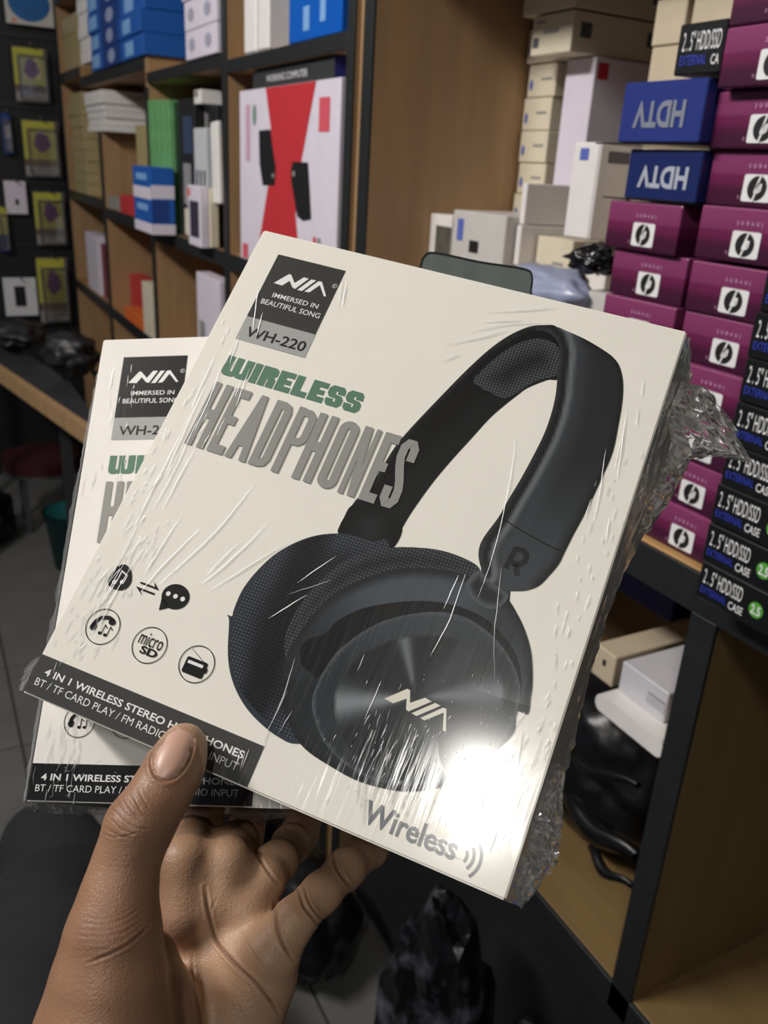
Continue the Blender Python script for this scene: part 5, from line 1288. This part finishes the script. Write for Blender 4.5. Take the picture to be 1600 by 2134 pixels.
# knuckle folds of the thumb
for k, q in enumerate((((236, 1655), (262, 1690), (300, 1712)), ((228, 1676), (256, 1708), (290, 1726), (318, 1726)), ((224, 1700), (250, 1726), (282, 1738)), ((216, 1722), (244, 1740), (276, 1748)), ((212, 1736), (232, 1744), (262, 1742), (296, 1732)), ((270, 1645), (286, 1675), (300, 1700)), ((286, 1640), (300, 1668), (312, 1690)), ((252, 1655), (276, 1690), (296, 1706)))):
    crease(q, 1.8, 0.00038, .42)
for y in (1905, 1918, 1932, 1946, 1960, 1976, 1992): crease([(165 - (y - 1905) * .3, y + 4), (215, y + 6 - (y - 1940) * .1), (262, y - 6), (300, y - 34)], 2.0, 0.00010 + .00008 * ((y // 2) % 2), .22)
crease([(180, 2008), (230, 1988), (275, 1962), (310, 1928)], 3.0, 0.0006, .5)
crease([(312, 1930), (292, 1948), (270, 1958)], 2.4, 0.0005, .4)
# nail bed: a shallow dish on the back of the thumb
NC = np.array((358, 1568.0)); na = np.array((-0.40, 0.916)); nb_ = np.array((0.916, 0.40))
nd = pix - NC; pu = nd @ na; pv = nd @ nb_
thumb_m = (co[:, 2] < 0.295) & (pix[:, 1] < 1700)
E_ = np.sqrt((pu / 62) ** 2 + (pv / 41) ** 2)
fold = thumb_m & (facing > 0) & (np.abs(E_ - 1.08) < 0.35) & (pu > -45)
off[fold] += 0.00035 * np.exp(-((E_[fold] - 1.12) / .09) ** 2)
off[fold] -= 0.0005 * np.exp(-((E_[fold] - 0.98) / .06) ** 2)
tone[fold] = np.maximum(tone[fold], 0.4 * np.exp(-((E_[fold] - 1.0) / .06) ** 2))
co += no * off[:, None]
W3 = CAM + co @ RC.T
# flesh gives way where it presses on the boxes
for Rb, tt in ((R1, T1), (R2, T2)):
    q = (co - tt) @ Rb
    ins = (q[:, 0] > 0) & (q[:, 0] < BW + .002) & (q[:, 1] > 0) & (q[:, 1] < BH + .0026) & (q[:, 2] > -0.0008) & (q[:, 2] < BT + .0006)
    d_ = np.stack([q[:, 2] + 0.0008, BT + .0006 - q[:, 2], BH + .0026 - q[:, 1]], 1); k_i = np.argmin(d_, 1)
    for c_i, (ax, val) in enumerate(((2, -0.0008), (2, BT + .0006), (1, BH + .0026))):
        m_i = ins & (k_i == c_i); q[m_i, ax] = val
    co = np.where(ins[:, None], q @ Rb.T + tt, co)
W3 = CAM + co @ RC.T
me2.vertices.foreach_set('co', W3.ravel()); me2.update()
# colour: brown back of the hand, paler rosy palm and pads
right_of_thumb = 1 / (1 + np.exp(-(pix[:, 0] - (345 - (pix[:, 1] - 1750) * 0.02)) / 12.0)) * (co[:, 2] > 0.288)
back_c = np.array(lin(150, 112, 86)[:3]); palm_c = np.array(lin(184, 146, 116)[:3]); crease_c = np.array(lin(88, 50, 34)[:3]); dark_c = np.array(lin(122, 80, 56)[:3])
base = back_c * (1 - right_of_thumb[:, None]) + palm_c * right_of_thumb[:, None]
kn = np.exp(-(((pix[:, 0] - 265) / 60) ** 2 + ((pix[:, 1] - 1700) / 50) ** 2)) * thumb_m + 0.6 * np.exp(-(((pix[:, 0] - 220) / 90) ** 2 + ((pix[:, 1] - 1950) / 50) ** 2)) * (co[:, 2] < .285)
base = base * (1 - 0.55 * kn[:, None]) + dark_c * 0.55 * kn[:, None]
base = base * (1 - tone[:, None]) + crease_c * tone[:, None]
ca = me2.color_attributes.new('Col', 'FLOAT_COLOR', 'POINT'); L_ = np.ones((nv, 4)); L_[:, :3] = base; ca.data.foreach_set('color', L_.ravel())
me2.shade_smooth()

skin = bpy.data.materials.new('skin'); skin.use_nodes = True
N = skin.node_tree.nodes; L = skin.node_tree.links; b = N['Principled BSDF']
vc = N.new('ShaderNodeVertexColor'); vc.layer_name = 'Col'; tc = N.new('ShaderNodeTexCoord')
nz = N.new('ShaderNodeTexNoise'); nz.inputs['Scale'].default_value = 55; nz.inputs['Detail'].default_value = 6; L.new(tc.outputs['Object'], nz.inputs['Vector'])
mr = N.new('ShaderNodeMapRange'); mr.inputs[1].default_value = .3; mr.inputs[2].default_value = .7; mr.inputs[3].default_value = .84; mr.inputs[4].default_value = 1.12; L.new(nz.outputs[0], mr.inputs[0])
mx = N.new('ShaderNodeMix'); mx.data_type = 'RGBA'; mx.blend_type = 'MULTIPLY'; mx.inputs[0].default_value = 1; L.new(vc.outputs[0], mx.inputs[6]); L.new(mr.outputs[0], mx.inputs[7]); L.new(mx.outputs[2], b.inputs['Base Color'])
b.inputs['Roughness'].default_value = 0.46
b.inputs['Subsurface Weight'].default_value = 0.12; b.inputs['Subsurface Radius'].default_value = (1.0, 0.35, 0.2); b.inputs['Subsurface Scale'].default_value = 0.004
vo = N.new('ShaderNodeTexVoronoi'); vo.feature = 'DISTANCE_TO_EDGE'; vo.inputs['Scale'].default_value = 900; L.new(tc.outputs['Object'], vo.inputs['Vector'])
n2 = N.new('ShaderNodeTexNoise'); n2.inputs['Scale'].default_value = 600; n2.inputs['Detail'].default_value = 3; L.new(tc.outputs['Object'], n2.inputs['Vector'])
ma = N.new('ShaderNodeMath'); ma.operation = 'ADD'; L.new(vo.outputs[0], ma.inputs[0]); L.new(n2.outputs[0], ma.inputs[1])
bp = N.new('ShaderNodeBump'); bp.inputs['Strength'].default_value = 0.35; bp.inputs['Distance'].default_value = 0.0005; L.new(ma.outputs[0], bp.inputs['Height']); L.new(bp.outputs[0], b.inputs['Normal'])
me2.materials.clear(); me2.materials.append(skin)
person = bpy.data.objects.new('person', None); COL.objects.link(person); person.location = tuple(CAM + RC @ c3(300, 2250, .28))
tag(person, 'person in dark trousers, only the left hand seen, gripping two boxes with thumb in front', 'person')
def under(o, p):
    bpy.context.view_layer.update(); mw = o.matrix_world.copy(); o.parent = p; o.matrix_parent_inverse = Matrix.Translation(p.location).inverted()
hand = bpy.data.objects.new('left_hand', me2); COL.objects.link(hand); under(hand, person)
# thumb nail: a thin curved plate seated on the thumb
from mathutils.bvhtree import BVHTree
bv = BVHTree.FromPolygons([tuple(v) for v in W3], [list(p.vertices) for p in me2.polygons])
V, F = [], []; NU, NV_ = 22, 16
camv = Vector(tuple(CAM))
for i in range(NU + 1):
    for j in range(NV_ + 1):
        u = -1 + 2 * i / NU; v = -1 + 2 * j / NV_
        hw = 37 * (1 - 0.10 * (u + 1) / 2) * (1 - max(0, abs(u) - .55) ** 2 * 2.3 if u < 0 else 1 - max(0, abs(u) - .45) ** 2 * 2.0)
        lu = 54 * u + 2 * (1 - 0.10 * v * v)
        p = NC + na * lu + nb_ * hw * v
        d = Vector(tuple(RC @ c3(p[0], p[1], 1.0))).normalized()
        hit = bv.ray_cast(camv, d)
        sh = 1.0
        while (hit[0] is None or ((np.array(hit[0]) - CAM) @ RC)[2] > 0.2925) and sh > 0.5:
            sh -= 0.04; p2 = NC + (p - NC) * sh
            d = Vector(tuple(RC @ c3(p2[0], p2[1], 1.0))).normalized(); hit = bv.ray_cast(camv, d)
        q = hit[0]
        lift = 0.00055 * (1 - max(abs(u), abs(v)) ** 6) + 0.0001
        V.append(q - d * lift)
for i in range(NU):
    for j in range(NV_): a = i * (NV_ + 1) + j; F.append([a, a + 1, a + NV_ + 2, a + NV_ + 1])
V = np.array([tuple(v) for v in V])
# relax the plate so it is smooth
for _ in range(6):
    G = V.reshape(NU + 1, NV_ + 1, 3); G2 = G.copy(); G2[1:-1, 1:-1] = (G[2:, 1:-1] + G[:-2, 1:-1] + G[1:-1, 2:] + G[1:-1, :-2]) / 4; V = G2.reshape(-1, 3)
nail_m = mat('nail', lin(196, 156, 138), 0.38, noise=0.08, scale=80)
nail = link('thumb_nail', V, F, nail_m, smooth=True)
nail.parent = hand
nail.data.update()

# dark trousers of the same person below
tv_ = []
trm = mat('black_denim', lin(26, 28, 31), 0.85, noise=0.3, scale=30, bump=0.3)
def tube3(name, pts, m, n=28, sub=6):
    P = smooth_open([np.append(p, r) for p, r in pts], sub)
    V, F = [], []
    for i, q in enumerate(P):
        t = P[min(i + 1, len(P) - 1)][:3] - P[max(i - 1, 0)][:3]; t = t / np.linalg.norm(t)
        a = np.cross(t, (0.3, 0.9, 0.1)); a /= np.linalg.norm(a); b_ = np.cross(t, a)
        for k in range(n):
            th = 2 * math.pi * k / n; r = q[3] * (1 + 0.035 * math.sin(3 * th + i * .9) + 0.02 * math.sin(5 * th - i * 1.7))
            V.append(q[:3] + (a * math.cos(th) + b_ * math.sin(th)) * r)
    for i in range(len(P) - 1):
        for k in range(n): F.append([i * n + k, i * n + (k + 1) % n, (i + 1) * n + (k + 1) % n, (i + 1) * n + k])
    F.append(list(range(n))[::-1]); F.append(list(range((len(P) - 1) * n, len(P) * n)))
    return link(name, V, F, m, smooth=True)
knee = onZ(105, 1850, -1.55)
leg = tube3('trousers', [(knee + np.array((0.50, -0.10, 0.06)), .10), (knee + np.array((0.30, -0.05, 0.05)), .10), (knee + np.array((0.12, -0.01, 0.02)), .092), (knee + np.array((0.01, 0.0, -0.03)), .085),
            (knee + np.array((-0.02, 0.0, -0.14)), .075), (np.array((knee[0] - .01, knee[1], 0.25)), .068), (np.array((knee[0], knee[1], 0.02)), .062)], trm)
k2 = onZ(95, 1725, -1.62)
leg2 = tube3('trousers', [(k2 + np.array((0.42, 0.02, 0.0)), .085), (k2 + np.array((0.2, 0.02, 0.0)), .085), (k2 + np.array((0.02, 0.0, -0.03)), .078), (k2 + np.array((-0.02, 0.0, -0.14)), .07), (np.array((k2[0], k2[1], 0.02)), .06)], trm)
under(leg, person); under(leg2, person)
